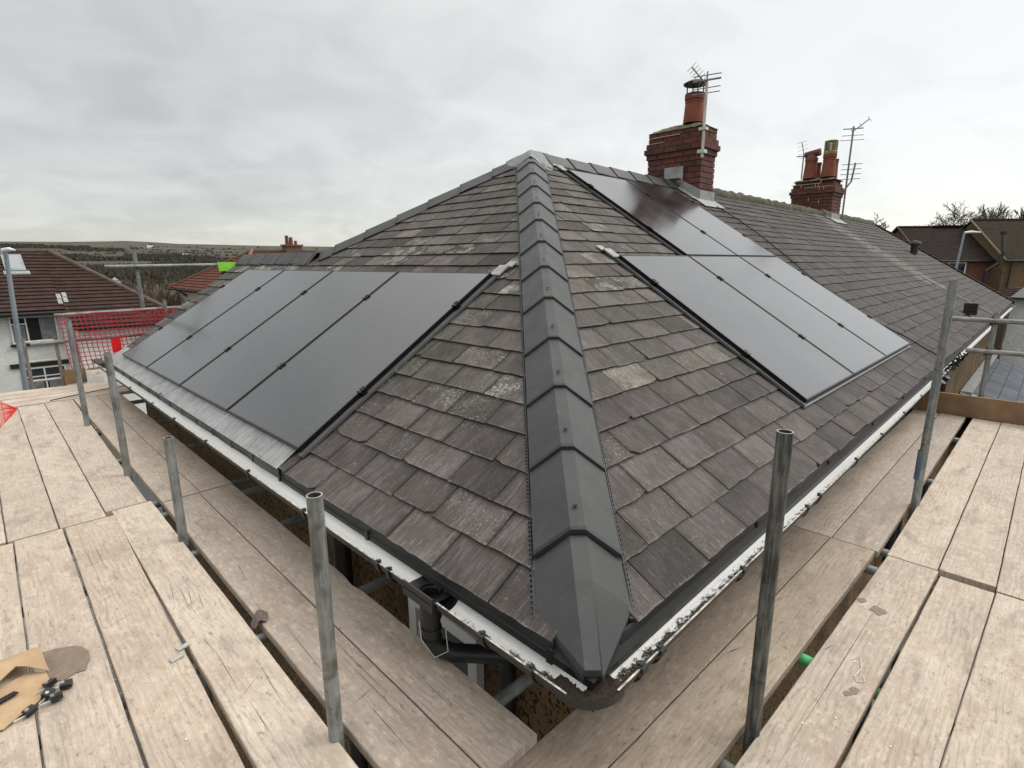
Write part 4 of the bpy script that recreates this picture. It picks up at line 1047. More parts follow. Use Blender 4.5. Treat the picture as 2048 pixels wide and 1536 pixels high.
# ------------------------------------------------------------------ scaffold boards
def board(xl, xr, v0, v1, z, axis, label, group, skew=0.0, extra=None, wm='wood'):
    """edges xl, xr = (a, b): cross position a + b*v ; axis 'y' runs away to the left, 'x' to the right"""
    mb = MB(); R_ = random.Random(hash((round(xl[0], 3), round(v0, 2))) & 0xffff); th = .038; n_ = max(2, int(abs(v1 - v0) / .10)); rows = []
    def W(c, v, zz): return V((c, v, zz)) if axis == 'y' else V((v, c, zz))
    warp = R_.uniform(-.002, .002)
    for i in range(n_ + 1):
        v = v0 + (v1 - v0) * i / n_; l, r = xl[0] + xl[1] * v, xr[0] + xr[1] * v
        if l > r: l, r = r, l
        l += .0020 * vn((v, l * 9, 0), 5) + .0012 * vn((v, l, 4), 22); r += .0020 * vn((v, r * 9, 0), 5) + .0012 * vn((v, r, 4), 22)
        if extra: l, r = extra(v, l, r)
        vv = v + (skew * (1 if i in (0, n_) else 0)); zc = z + warp * math.sin(v * 1.3)
        b = .003; ring = []
        for c, zz in ((l, zc - th), (l, zc - b), (l + b, zc), (l + (r - l) * .5, zc + .0), (r - b, zc), (r, zc - b), (r, zc - th)):
            ring.append((c, vv, zz))
        rows.append(ring)
    for a, b_ in zip(rows[:-1], rows[1:]):
        for k in range(7):
            k2 = (k + 1) % 7; pts = [W(*a[k]), W(*b_[k]), W(*b_[k2]), W(*a[k2])]
            uv = [(a[k][1], a[k][0]), (b_[k][1], b_[k][0]), (b_[k2][1], b_[k2][0] + (.04 if k in (0, 5) else 0)), (a[k2][1], a[k2][0] + (.04 if k in (0, 5) else 0))]
            mb.face(pts, 0, uv)
    for e_ in (rows[0], rows[-1]): mb.face([W(*p) for p in e_], 0, [(p[1] + p[2] * .1, p[0] * 3) for p in e_])
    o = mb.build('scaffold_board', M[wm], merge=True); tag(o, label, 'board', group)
    b = V(W((xl[0] + xr[0]) / 2, v0, z - th))
    for v_ in o.data.vertices: v_.co -= b
    o.location = b
    return o
GL = 'scaffold boards of the left walkway'; GR = 'scaffold boards of the right walkway'; GC = 'scaffold boards crossing the far left end'
ZL, ZRR = -.360, -.400
B = {}
B['n0'] = board((-1.412, .0175), (-1.183, .0175), -.2, 3.245, ZL, 'y', 'pale scaffold board at the left photo edge, under the torn cardboard', GL)
board((-1.640, .0175), (-1.417, .0175), -.2, 3.245, ZL, 'y', 'outermost near board of the left walkway, left of the board with the cardboard', GL)
B['n1'] = board((-1.176, .0175), (-.946, .0133), -.2, 3.262, ZL, 'y', 'grey-brown scaffold board with a dark damp patch beside the cardboard', GL)
B['n2'] = board((-.935, .0132), (-.729, .0262), -.2, 3.258, ZL, 'y', 'pale scaffold board touched by the zinc clip, right of the damp-patched board', GL)
B['n3'] = board((-.691, .0135), (-.460, .0097), -.2, 3.335, ZL, 'y', 'scratched grainy scaffold board running along the left side of the near scaffold poles', GL)
B['i1'] = board((-.414, .0101), (-.190, .0075), .26, 3.238, ZL, 'y', 'near scaffold board just right of the left row of poles, with long cracks along it', GL)
def wane(v, l, r):
    r -= .014 * math.exp(-((v - 1.50) / .06) ** 2) + .006 * max(0, vn((v, 0, 0), 2.5)) ; return l, r
B['i2'] = board((-.184, .0075), (.033, .0075), .249, 3.245, ZL, 'y', 'near scaffold board closest to the left gutter, its pale sawn end facing the corner', GL, extra=wane)
board((-1.400, .0071), (-1.176, .0071), 3.290, 7.22, ZL, 'y', 'far left walkway board at the left edge, under the orange mesh', GL)
board((-1.628, .0071), (-1.405, .0071), 3.290, 7.22, ZL, 'y', 'outermost far board of the left walkway, mostly outside the photo', GL)
board((-1.169, .0071), (-.949, .0096), 3.278, 7.24, ZL, 'y', 'far left walkway board, second from the left edge, blotchy beige', GL)
board((-.942, .0096), (-.712, .0091), 3.277, 7.26, ZL, 'y', 'far left walkway board in line with the zinc-clipped board, pale and unmarked', GL)
board((-.706, .0091), (-.503, .0160), 3.352, 7.27, ZL, 'y', 'far left walkway board directly left of the pole gap', GL)
board((-.386, .0017), (-.149, -.0007), 3.262, 7.28, ZL, 'y', 'far left walkway board directly right of the pole gap', GL)
board((-.144, -.0007), (.053, .0029), 3.266, 7.28, ZL, 'y', 'far left walkway board closest to the gutter', GL)
cl = ['nearest crossing board at the far left end, dark joint along its near edge', 'second crossing board at the far left end', 'third crossing board at the far left end', 'farthest crossing board at the far left end, below the white sacks']
for k in range(4): board((7.315 + k * .232, -.02 - .03 * k), (7.541 + k * .232, -.02 - .03 * k), -3.4, 1.5, ZL, 'x', 'beige ' + cl[k], GC)
kx = 1.0258
def RB(l, r, v0, v1, label, **k): return board(l, r, v0, v1, ZRR, 'x', label, GR, **k)
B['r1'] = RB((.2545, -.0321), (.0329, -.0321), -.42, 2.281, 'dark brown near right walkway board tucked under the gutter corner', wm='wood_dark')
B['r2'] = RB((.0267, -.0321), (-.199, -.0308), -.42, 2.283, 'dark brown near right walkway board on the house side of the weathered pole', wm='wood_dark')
B['r3'] = RB((-.2481, -.0354), (-.4655, -.039), -1.6, 2.281, 'near right walkway board with brown leaf-shaped stains, outside the dark weathered pole')
B['r4'] = RB((-.4819, -.0381), (-.7005, -.0353), -1.6, 2.232, 'near right walkway board, second outside the dark pole, short of the wide joint')
B['r5'] = RB((-.7056, -.0353), (-.930, -.034), -1.6, 2.245, 'near right walkway board at the lower right corner with an orange tinge')
board((-.936, -.034), (-1.160, -.034), -1.6, 2.25, ZRR, 'x', 'outer near right walkway board beyond the lower right corner', GR)
RB((.2067, -.011), (-.019, -.011), 2.290, 6.06, 'far right walkway board closest to the right gutter')
RB((-.0252, -.011), (-.2694, -.006), 2.290, 6.06, 'far right walkway board on the house side of the pole with blue paint')
RB((-.3022, -.0097), (-.5258, -.0092), 2.292, 6.06, 'far right walkway board directly outside the pole gap')
RB((-.5319, -.0092), (-.7659, -.0059), 2.306, 6.06, 'far right walkway board second outside the pole gap')
RB((-.771, -.0059), (-.995, -.0059), 2.262, 6.06, 'far right walkway board at the right edge of the photo')
RB((-1.001, -.0059), (-1.226, -.0059), 2.262, 6.06, 'outermost far right walkway board, outside the photo edge')
# toe board on edge across the right end
mb = MB(); mb.box(6.075, 6.113, -1.75, .16, -.40, -.178); o = mb.build('toe_board', M['aged_wood']); 
tag(o, 'brown timber toe board standing on edge across the right walkway end', 'toe board')
mb = MB(); mb.box(-.33, -.10, 8.36, 8.40, -.36, -.165); o = mb.build('toe_board', M['aged_wood']); tag(o, 'short brown timber board standing beside the white sacks at the far left', 'toe board')
# marks on boards: damp patches, nail and flecks
def patch(parent, pts, z, name, m_, h=.0012):
    mb = MB(); P = []; n_ = len(pts)
    for i in range(n_):
        a, b = pts[i], pts[(i + 1) % n_]
        for k in range(5):
            t = k / 5; x, y = a[0] + (b[0] - a[0]) * t, a[1] + (b[1] - a[1]) * t; P.append(V((x + .006 * vn((x, y, 0), 40), y + .006 * vn((x, y, 7), 40), z + h)))
    mb.face(P[::-1] if sum((P[i].x * P[(i + 1) % len(P)].y - P[(i + 1) % len(P)].x * P[i].y) for i in range(len(P))) < 0 else P)
    o = mb.build(name, m_, parent); 
    if parent: o.location = -parent.location
    return o
patch(B['n1'], [(-1.11, 1.959), (-1.063, 1.945), (-.987, 1.898), (-.966, 1.833), (-.972, 1.766), (-.996, 1.705), (-1.025, 1.716), (-1.066, 1.695), (-1.10, 1.75)], ZL + .001, 'damp_patch', M['stain'])
def blob(cx, cy, r, n_=9, seed=1, st=1.0):
    R_ = random.Random(seed); return [(cx + r * st * R_.uniform(.6, 1.2) * math.cos(2 * PI * k / n_), cy + r * R_.uniform(.6, 1.2) * math.sin(2 * PI * k / n_)) for k in range(n_)]
k_ = lambda x, y: (x * 1.0, y * 1.0)
for cx, cy, r, sd in ((1.663, -.496 + .09, .034, 1), (1.70, -.33, .020, 2), (1.037, -.455, .018, 3), (1.005, -.44, .014, 4)):
    patch(B['r3'], blob(cx + .01, cy, r, seed=sd, st=1.3), ZRR + .0015, 'damp_patch', M['stain'])
R_ = random.Random(21)
for key, z, n_ in (('r3', ZRR, 5), ('n2', ZL, 3), ('i2', ZL, 3), ('r4', ZRR, 3)):
    b = B[key]
    for k in range(n_):
        mb = MB()
        if key[0] == 'r': cx, cy = R_.uniform(.5, 2), (-.35 if key == 'r3' else -.6) + R_.uniform(-.06, .05) - .03
        else: cx, cy = (-.82 if key == 'n2' else -.07) + R_.uniform(-.05, .05), R_.uniform(1, 3)
        P = blob(cx, cy, .005, 7, R_.random()); mb.face([(p[0], p[1], z + .0035) for p in P])
        o = mb.build('paint_fleck', M['chip'], b); o.location = -b.location
# saw cuts and gouges (real thin grooves drawn as dark slivers sunk at the surface)
def cuts(b, z, segs, w=.0008):
    for (x0, y0, x1, y1) in segs:
        mb = MB()
        d = V((x1 - x0, y1 - y0, 0)).normalized(); s_ = V((-d.y, d.x, 0)) * w; a, c = V((x0, y0, z + .0015)), V((x1, y1, z + .0015)); m_ = a.lerp(c, .5) + s_ * R_.uniform(-.5, .5)
        mb.face([a, m_ - s_, c, m_ + s_])
        o = mb.build('saw_cut', M['groove'], b); o.location = -b.location
M['groove'] = mat('dark_groove', (.05, .038, .03), .9)
PXC = {}
cuts(B['n3'], ZL, [(-.57, 2.13, -.60, 1.80), (-.545, 2.07, -.58, 1.84), (-.60, 2.16, -.63, 1.93), (-.64, 1.86, -.53, 1.90), (-.52, 2.0, -.55, 1.78), (-.60, 1.50, -.61, 1.10), (-.615, 1.60, -.60, 1.45), (-.625, 1.12, -.52, 1.2), (-.60, 1.1, -.60, .85), (-.50, 1.30, -.52, .95), (-.65, 2.4, -.55, 2.42)])
cuts(B['i1'], ZL, [(-.33, 1.45, -.35, .9), (-.36, 1.75, -.37, 1.4), (-.23, 1.35, -.225, .6), (-.25, 1.1, -.25, .5), (-.30, .85, -.31, .45), (-.37, .8, -.22, .83), (-.30, 2.1, -.32, 1.9), (-.35, 2.9, -.29, 2.6), (-.30, 3.0, -.36, 2.7), (-.26, 2.8, -.33, 2.75), (-.36, 1.92, -.30, 1.9)])
cuts(B['i2'], ZL, [(-.08, .9, -.11, .45), (-.02, 1.1, -.06, .75), (-.12, 2.5, -.08, 2.0), (-.0, .62, .01, .48)], .0008)
cuts(B['n2'], ZL, [(-.85, 3.1, -.84, 2.4), (-.80, 2.9, -.80, 2.5), (-.9, 2.2, -.75, 2.25), (-.92, 2.62, -.72, 2.66), (-.9, 1.95, -.78, 2.0)], .0008)
cuts(B['r1'], ZRR, [(1.9, .13, 2.1, .10), (1.7, .15, 1.95, .02), (1.5, .08, 1.7, .12)], .0009)
cuts(B['r3'], ZRR, [(.5, -.36, 1.9, -.40), (1.2, -.30, 1.28, -.33)], .0012)
cuts(B['r2'], ZRR, [(.9, -.02, .98, -.05)], .0018)
# zinc joining clip, scrap and bent nail
t = thing('board_clip', 'small bent zinc clip bridging the gap between two left walkway boards', 'clip', loc=(0, 0, 0))
for cx, cy in ((-.700, 1.575), (-.738, 1.520)):
    mb = MB(); Mx = Matrix.Translation((cx + .012, cy, ZL + .004)) @ Matrix.Rotation(.25, 4, 'Z'); mb.box(-.022, .022, -.012, .012, -.002, .003, 0, None, Mx); mb.build('plate', M['zinc'], t)
mb = MB(); mb.box(-.712, -.708, 1.50, 1.60, ZL - .03, ZL + .002); mb.build('web', M['zinc'], t)
rebase(t, (-.71, 1.55, ZL))
mb = MB(); G = {}
for i in range(9):
    for j in range(9):
        a, b = i / 8 - .5, j / 8 - .5; G[i, j] = V((-.395 + a * .075 + b * .02, 1.535 + b * .085, ZL + .006 + .018 * math.exp(-(a / .2) ** 2) - .035 * max(0, -a - .15) * 4 * .5 + .005 * vn((a, b, 0), 5)))
for i in range(8):
    for j in range(8):
        if (i in (0, 7) and j in (0, 7, 1)): continue
        mb.face([G[i, j], G[i + 1, j], G[i + 1, j + 1], G[i, j + 1]])
mkthing(mb, 'leather_scrap', 'curled brown scrap lying over the edge of the gap beside the left poles', 'scrap', M['leaf'], smooth=True)
mb = MB(); mb.tube([(1.22, -.40, ZRR + .004), (1.26, -.425, ZRR + .006), (1.19, -.445, ZRR + .004), (1.12, -.435, ZRR + .006), (1.10, -.45, ZRR + .006), (1.12, -.47, ZRR + .005), (1.15, -.46, ZRR + .004)], .0018, 6)
mkthing(mb, 'wire_offcut', 'thin curled white wire lying on the right walkway between two brown stains', 'wire', M['chip'])
mb = MB(); mb.tube([(-.587, 7.315, -.345), (-.2, 7.47, -.338), (.227, 7.634, -.345)], .006, 6); mkthing(mb, 'thin_rod', 'thin dark rod lying slantwise across the far left boards', 'rod', M['wire'])

# ------------------------------------------------------------------ scaffold tubes
def tube_thing(pts, label, r=.02415, m_='galv', group=None, couplers=(), name='scaffold_tube', hollow=True, cat='scaffold tube'):
    t = thing(name, label, cat, group, (0, 0, 0)); a, b = V(pts[0]), V(pts[1]); d = (b - a).normalized(); mb = MB(); n_ = 20
    o1, o2 = d.orthogonal().normalized(), None; o2 = d.cross(o1)
    L = (b - a).length; k_ = max(1, int(L / .25))
    def ring(p, rr): return [p + (o1 * math.cos(2 * PI * i / n_) + o2 * math.sin(2 * PI * i / n_)) * rr for i in range(n_)]
    for k in range(k_):
        p, q_ = a + d * L * k / k_, a + d * L * (k + 1) / k_; ra, rb = ring(p, r), ring(q_, r)
        for i in range(n_):
            j = (i + 1) % n_; mb.face([ra[i], ra[j], rb[j], rb[i]], 0, [(i / n_ * .15, L * k / k_), ((i + 1) / n_ * .15, L * k / k_), ((i + 1) / n_ * .15, L * (k + 1) / k_), (i / n_ * .15, L * (k + 1) / k_)])
    for p, sgn in ((a, 1), (b, -1)):
        ro, ri, rd = ring(p, r), ring(p, r * .83), ring(p + d * sgn * .12, r * .83)
        for i in range(n_):
            j = (i + 1) % n_; mb.face([ro[j], ro[i], ri[i], ri[j]] if sgn > 0 else [ro[i], ro[j], ri[j], ri[i]], 1); mb.face([ri[j], ri[i], rd[i], rd[j]] if sgn > 0 else [ri[i], ri[j], rd[j], rd[i]], 2)
    mb.build('tube', [M[m_], M['zinc'], M['rust']], t, smooth=True)
    for c in couplers:
        mb = MB(); c = V(c); mb.tube([c - d * .032, c + d * .032], r * 1.28, 12)
        s_ = d.cross(V((0, 0, 1)) if abs(d.z) < .9 else V((1, 0, 0))).normalized(); mb.box(-.020, .020, -.02, .02, -.045, .035, 0, None, Matrix.Translation(c + s_ * r * 1.1)); mb.tube([c + s_ * .03 - V((0, 0, .05)), c + s_ * .03 + V((0, 0, .05))], .009, 6)
        mb.build('coupler', M['coupler'], t)
    rebase(t, a if a.z < b.z else b); return t
M['rust'] = m_noise('inner_rust', (.02, .015, .012), (.08, .05, .035), 20, .9, .2); M['coupler'] = m_noise('rusty_coupler', (.03, .024, .02), (.12, .09, .07), 20, .7, .3)
GP = 'upright scaffold poles'
tube_thing([(-.437, 5.815, -5.6), (-.440, 5.816, .681)], 'grey upright scaffold pole, farthest of the four along the left walkway', group=GP, m_='galv')
tube_thing([(-.441, 3.994, -5.6), (-.437, 3.993, .576)], 'grey upright scaffold pole in front of the far left gutter end', group=GP)
tube_thing([(-.431, 2.584, -5.6), (-.428, 2.583, .259)], 'shortest upright scaffold pole, its foot tinged yellow-green', group=GP)
tube_thing([(-.452, .725, -5.6), (-.451, .720, .514)], 'nearest upright scaffold pole of the left walkway, open at the top', group=GP)
tube_thing([(.5951, -.2553, -5.6), (.588, -.250, .6896)], 'dark weathered upright scaffold pole in front of the right gutter', m_='galv_dark', group=GP)
t = tube_thing([(3.1622, -.3100, -5.6), (3.1635, -.3200, 1.0762)], 'tall grey upright scaffold pole on the right with a blue paint mark near its foot', group=GP)
mb = MB(); mb.tube([(0, -.0, 5.6 - .22), (0, -.0, 5.6 - .02)], .0247, 20, caps=False); 
o = mb.build('paint_mark', m_noise('blue_paint', (.03, .09, .17), (.16, .19, .20), 14, .6, .1), t)
tube_thing([(6.21, -.40, -5.6), (6.21, -.385, .68)], 'short upright scaffold pole carrying two guard rails at the right walkway end', group=GP, couplers=[(6.21, -.39, .595), (6.21, -.39, .285)])
tube_thing([(.69, 8.49, .45), (.685, 8.49, 1.37)], 'upright scaffold pole standing on the far left guard rail', group=GP, couplers=[(.69, 8.49, .56), (.69, 8.49, 1.17)])
tube_thing([(.95, 8.40, -5.6), (.945, 8.40, .69)], 'upright scaffold pole end showing just above the slated verge at far left', group=GP)
tube_thing([(-1.76, 3.25, -5.6), (-1.76, 3.25, .75)], 'upright scaffold pole outside the left edge holding the orange mesh', group=GP)
GG = 'scaffold guard rails'
tube_thing([(6.16, .03, .60), (6.16, -2.4, .60)], 'upper guard rail tube across the right walkway end', group=GG)
tube_thing([(6.16, -.20, .285), (6.16, -2.4, .285)], 'lower guard rail tube across the right walkway end', group=GG)
tube_thing([(.31, 8.44, 1.165), (3.3, 8.44, 1.20)], 'highest rail tube at the far left, carrying the lime green cloth', group=GG)
tube_thing([(-.31, 8.44, .548), (3.0, 8.44, .59)], 'long guard rail tube at the far left over the red mesh', group=GG)
tube_thing([(-.60, 8.44, .20), (3.0, 8.44, .245)], 'middle guard rail tube at the far left behind the red mesh', group=GG, m_='galv')
GT = 'transom tubes under the boards'
tl = ['third', 'fourth']
for y, lb in ((.50, 'short concrete-splashed transom tube under the gap by the gutter corner'), (1.50, 'greenish transom tube reaching the wall from the nearest left boards'), (3.18, 'transom tube under the near side of the left board joint'), (3.42, 'transom tube under the far side of the left board joint'), (2.5, 'transom tube under the left boards behind the shortest pole'), (4.6, 'transom tube under the far left boards, first beyond the joint'), (5.7, 'transom tube under the far left boards near the farthest pole'), (6.9, 'last transom tube before the crossing boards')):
    tube_thing([(-1.8, y, -.426), (.285, y - .01, -.426)], lb, group=GT, m_='galv')
for x, lb, mm in ((.45, 'transom tube under the near right boards by the dark pole', 'galv'), (1.18, 'transom tube with a bright green painted end under the near right boards', 'green_paint'), (2.18, 'transom tube under the near side of the right board joint', 'galv'), (2.44, 'transom tube under the far side of the right board joint', 'galv'), (3.9, 'transom tube under the far right boards behind the blue-marked pole', 'galv'), (5.3, 'transom tube under the far right boards near the toe board', 'galv')):
    tube_thing([(x, -1.3, -.466), (x, .285, -.466)], lb, group=GT, m_=mm)
tube_thing([(-.55, -.4, -.53), (-.55, 8.2, -.52)], 'long ledger tube under the left walkway', group='ledger tubes under the walkways'); tube_thing([(-.4, -.42, -.56), (6.3, -.42, -.56)], 'long ledger tube under the right walkway', group='ledger tubes under the walkways')

# ladder at the far left
t = thing('ladder', 'grey ladder top rising through the far left end of the scaffold', 'ladder')
for a, b in (((-.66, 8.30, -5.6), (-.655, 8.50, .27)), ((-.345, 8.30, -5.6), (-.34, 8.50, .27))):
    mb = MB(); mb.tube([a, b], .020, 8); mb.build('stile', m_noise('grey_wood_stile', (.16, .14, .12), (.27, .24, .21), 6, .8, .2) if a[0] < -.5 else bpy.data.materials['grey_wood_stile'], t)
for k in range(22):
    z = .225 - k * .255; y = 8.30 + .2 * (z + 5.6) / 5.87; mb = MB(); mb.tube([(-.66, y, z), (-.34, y, z)], .015, 8); mb.build('rung', M['white_tube'], t)
rebase(t, (-.5, 8.3, -5.6))
# red debris mesh
def net(P, na, nb, r, name, label, m_, group=None, wob=.012):
    """P(a,b) -> point, strands both ways"""
    mb = MB(); Q = lambda a, b: P(a, b) + V((wob * vn((a * 5, b * 5, 0), 1), wob * 2 * vn((a * 4, b * 4, 5), 1), wob * vn((a * 5, b * 5, 9), 1)))
    for i in range(na + 1): mb.tube([Q(i / na, k / 24) for k in range(25)], r, 4, caps=False)
    for j in range(nb + 1): mb.tube([Q(k / 36, j / nb) for k in range(37)], r, 4, caps=False)
    return mkthing(mb, name, label, 'mesh', m_, group)
net(lambda a, b: V((-.285 + a * 1.45 + .06 * b, 8.40 - .01 * b, .545 - b * .74 + .02 * a)), 26, 13, .0062, 'debris_mesh', 'red plastic safety mesh hanging from the far left guard rail', M['red_net'])
net(lambda a, b: V((.72 + a * .5, 8.36, .55 - b * .22)), 9, 5, .004, 'debris_mesh', 'bunched double layer of red mesh near the slated verge', M['red_net'], wob=.05)
mb = MB(); mb.box(.235, .345, 8.375, 8.385, .0, .195); mkthing(mb, 'sign_board', 'bright red card tied to the red mesh', 'sign', M['red_card'])
# orange mesh folded over at the left photo edge
tip = V((-.985, 3.50, .36))
def onet(a, b):
    # a: 0 outer pole .. 1 tip ; b: 0 upper .. 1 lower
    U = V((-1.74, 3.3, 1.10)); Lw = V((-1.74, 3.3, -.30)); e = U.lerp(Lw, b); 
    w = 1 - a; t_ = tip + V((0, 0, .006 - .012 * b)); return t_.lerp(e, w) + V((0, .05 * math.sin(a * 6), 0))
net(onet, 26, 16, .0022, 'barrier_mesh', 'orange red plastic mesh poking in at the left photo edge', M['orange_net'], wob=.004)
# lime and black cloth over the top rail
t = thing('safety_vest', 'lime green and black cloth hanging over the highest far left rail', 'cloth')
def cloth(x0, x1, z0, z1, m_, nm, yo=0):
    mb = MB(); n_ = 16; m2 = 8
    def p(i, j):
        a, b = i / n_, j / m2; x = x0 + (x1 - x0) * a; z = z1 + (z0 - z1) * b
        return V((x + .02 * b, 8.405 + yo + .012 * math.sin(a * 14 + b * 2), z + .008 * vn((x * 4, z * 4, 0), 2)))
    for i in range(n_):
        for j in range(m2): mb.face([p(i, j), p(i, j + 1), p(i + 1, j + 1), p(i + 1, j)])
    for i in range(n_):
        for j in range(m2): mb.face([p(i, j) + V((0, .006, 0)), p(i + 1, j) + V((0, .006, 0)), p(i + 1, j + 1) + V((0, .006, 0)), p(i, j + 1) + V((0, .006, 0))])
    return mb.build(nm, m_, t, smooth=True)
cloth(1.72, 2.45, 1.085, 1.222, M['hivis'], 'lime_panel'); cloth(1.76, 2.45, .90, 1.084, M['black_cloth'], 'black_panel'); cloth(1.86, 2.45, .78, .925, M['hivis'], 'lime_panel', -.012)
rebase(t, (2.0, 8.42, .8))
# sacks at the far left end
def sack(cx, cy, z, w, h, label, sd):
    t = thing('rubble_sack', label, 'sack', 'white rubble sacks'); n_ = 20; mb = MB()
    def p(k, j):
        a = 2 * PI * k / n_; b = j / 7; r = w * (.92 + .12 * math.sin(b * PI)) * (1 + .10 * vn((math.cos(a) * 2, math.sin(a) * 2, b * 2 + sd), 1.5)); sq = 1 / max(abs(math.cos(a)), abs(math.sin(a))) ** .5
        return V((cx + r * sq * math.cos(a), cy + r * sq * .8 * math.sin(a), z + h * b + (.03 * vn((a, sd, 0), 1.2) if j == 7 else 0)))
    for k in range(n_):
        for j in range(7): mb.face([p(k, j), p((k + 1) % n_, j), p((k + 1) % n_, j + 1), p(k, j + 1)])
    mb.face([p(k, 0) for k in range(n_)][::-1]); mb.build('bag', M['sack'], t, smooth=True)
    mb = MB(); top = [p(k, 7) for k in range(n_)]; c = V((cx, cy, z + h * .82))
    for k in range(n_): mb.face([top[k].lerp(c, .06), top[(k + 1) % n_].lerp(c, .06), c])
    mb.face([top[k] + V((0, -.008, -.05 if 8 < k < 19 else 0)) for k in range(n_)]); mb.build('contents', M['brown_sack'], t)
    rebase(t, (cx, cy, z))
sack(-.015, 8.27, ZL, .085, .185, 'open white sack with brown contents showing, left of the two', 1)
sack(.20, 8.28, ZL, .085, .165, 'white sack half hidden behind the far scaffold pole, right of the two', 5)
mb = MB(); mb.tube([(.0, 7.47, -.04), (-.03, 7.98, -.03)], .026, 8); mb.box(-.06, .03, 7.50, 7.95, -.012, -.004); mkthing(mb, 'gutter_offcut', 'black gutter end poking out beyond the far left verge', 'gutter', M['black_plastic'])

# torn cardboard with loose black clips on the near left boards
t = thing('cardboard_scrap', 'torn open brown cardboard packet on the near left boards', 'cardboard')
def sheet(poly, zf, m_, nm, sub=6, th=.003):
    # fan from centroid, subdivided rings
    c = (sum(p[0] for p in poly) / len(poly), sum(p[1] for p in poly) / len(poly)); mb = MB(); P = []
    E_ = []
    for i in range(len(poly)):
        a, b = poly[i], poly[(i + 1) % len(poly)]
        for k in range(4): tt = k / 4; E_.append((a[0] + (b[0] - a[0]) * tt + .003 * vn((a[0] * 9 + tt, i, 0), 3), a[1] + (b[1] - a[1]) * tt + .003 * vn((i, tt * 3, 4), 3)))
    G = lambda r, e: (c[0] + (E_[e][0] - c[0]) * r / sub, c[1] + (E_[e][1] - c[1]) * r / sub)
    for r in range(sub):
        for e in range(len(E_)):
            f_ = (e + 1) % len(E_); q_ = [G(r, e), G(r + 1, e), G(r + 1, f_), G(r, f_)]
            mb.face([V((x, y, zf(x, y))) for x, y in q_]); mb.face([V((x, y, zf(x, y) - th)) for x, y in q_][::-1])
    o = mb.build(nm, m_, t, smooth=True); return o
sheet([(-1.36, 1.78), (-1.24, 1.80), (-1.16, 1.84), (-1.105, 1.80), (-1.095, 1.70), (-1.13, 1.63), (-1.235, 1.55), (-1.36, 1.60)], lambda x, y: ZL + .007 + .006 * abs(vn((x, y, 0), 12)), M['card'], 'lower_flap')
sheet([(-1.38, 1.86), (-1.25, 1.95), (-1.15, 1.975), (-1.11, 1.90), (-1.095, 1.78), (-1.125, 1.80), (-1.15, 1.86), (-1.20, 1.83), (-1.36, 1.73)], lambda x, y: ZL + .018 + .042 * max(0, 1 - ((y - 1.88) / .10) ** 2) + .010 * vn((x, y, 0), 14), M['card'], 'upper_flap')
sheet([(-1.32, 1.70), (-1.20, 1.735), (-1.185, 1.715), (-1.30, 1.675)], lambda x, y: ZL + .019, M['black_cloth'], 'label_strip')
rebase(t, (-1.23, 1.75, ZL))
for i, (x, y, rz_, lb) in enumerate(((-1.100, 1.690, .5, 'black clamp block nearest the cardboard edge'), (-1.058, 1.640, -.3, 'black clamp block farthest right of the loose pieces'), (-1.112, 1.632, .9, 'black clamp block in the middle of the loose pieces'), (-1.092, 1.588, .1, 'chunky black clamp block below the others'), (-1.165, 1.575, .6, 'black clamp block lying over the dark board gap'))):
    t = thing('panel_clamp', lb, 'clamp', 'loose black clamps beside the cardboard'); z = ZL + .012
    Mx = Matrix.Translation((x, y, z)) @ Matrix.Rotation(rz_, 4, 'Z') @ Matrix.Rotation(.3 * (i % 3 - 1), 4, 'X') @ Matrix.Scale(.8, 4); mb = MB()
    mb.box(-.022, .022, -.014, .014, -.006, .014, 0, None, Mx); mb.box(-.022, .022, -.020, .020, .0141, .018, 0, None, Mx); mb.box(-.018, .018, .014, .019, -.010, .014, 0, None, Mx); mb.build('block', M['black_plastic'], t)
    mb = MB(); mb.tube([Mx @ V((-.02, 0, .0)), Mx @ V((-.060, .006 * (i - 2), .004))], .0032, 8); mb.tube([Mx @ V((-.012, 0, .018)), Mx @ V((-.012, 0, .026))], .0065, 6); mb.build('bolt', M['zinc'], t)
    rebase(t, (x, y, ZL))

# ------------------------------------------------------------------ neighbouring houses
def courses(A_, B_, C_, D_, m_, parent, name='roof_slope', gauge=.33, lift=.055, raise_=.03):
    """roof plane: eaves A->B, ridge D->C, drawn as stepped tile courses"""
    A_, B_, C_, D_ = V(A_), V(B_), V(C_), V(D_); n_ = (B_ - A_).cross(D_ - A_).normalized()
    if n_.z < 0: n_ = -n_
    H_ = ((D_ - A_).cross(B_ - A_)).length / (B_ - A_).length; k_ = max(1, round(H_ / gauge)); mb = MB(); ex = (B_ - A_).normalized(); L0 = A_
    for k in range(k_):
        t0, t1 = k / k_, min(1.0, (k + 1.12) / k_)
        a, b, c, d = A_.lerp(D_, t0), B_.lerp(C_, t0), B_.lerp(C_, t1), A_.lerp(D_, t1)
        a2, b2 = a + n_ * lift, b + n_ * lift; c2, d2 = c + n_ * .004, d + n_ * .004
        uv = [((p - L0).dot(ex), t * H_) for p, t in ((a, t0), (b, t0), (c, t1), (d, t1))]
        mb.face([a2, b2, c2, d2], 0, uv); mb.face([a - n_ * .01, b - n_ * .01, b2, a2], 1)
    mb.face([A_ - n_ * .02, B_ - n_ * .02, C_ - n_ * .02, D_ - n_ * .02], 1)
    return mb.build(name, [m_, M['black_paint']], parent)
def capline(a, b, m_, parent, r=.12, name='hip_capping'):
    mb = MB(); a, b = V(a), V(b); L = (b - a).length; n_ = max(1, int(L / .42))
    for k in range(n_):
        p, q_ = a.lerp(b, k / n_), a.lerp(b, (k + 1) / n_ + .01); mb.tube([p, q_], r, 8, rr=[r * .92, r * 1.05])
    return mb.build(name, m_, parent)
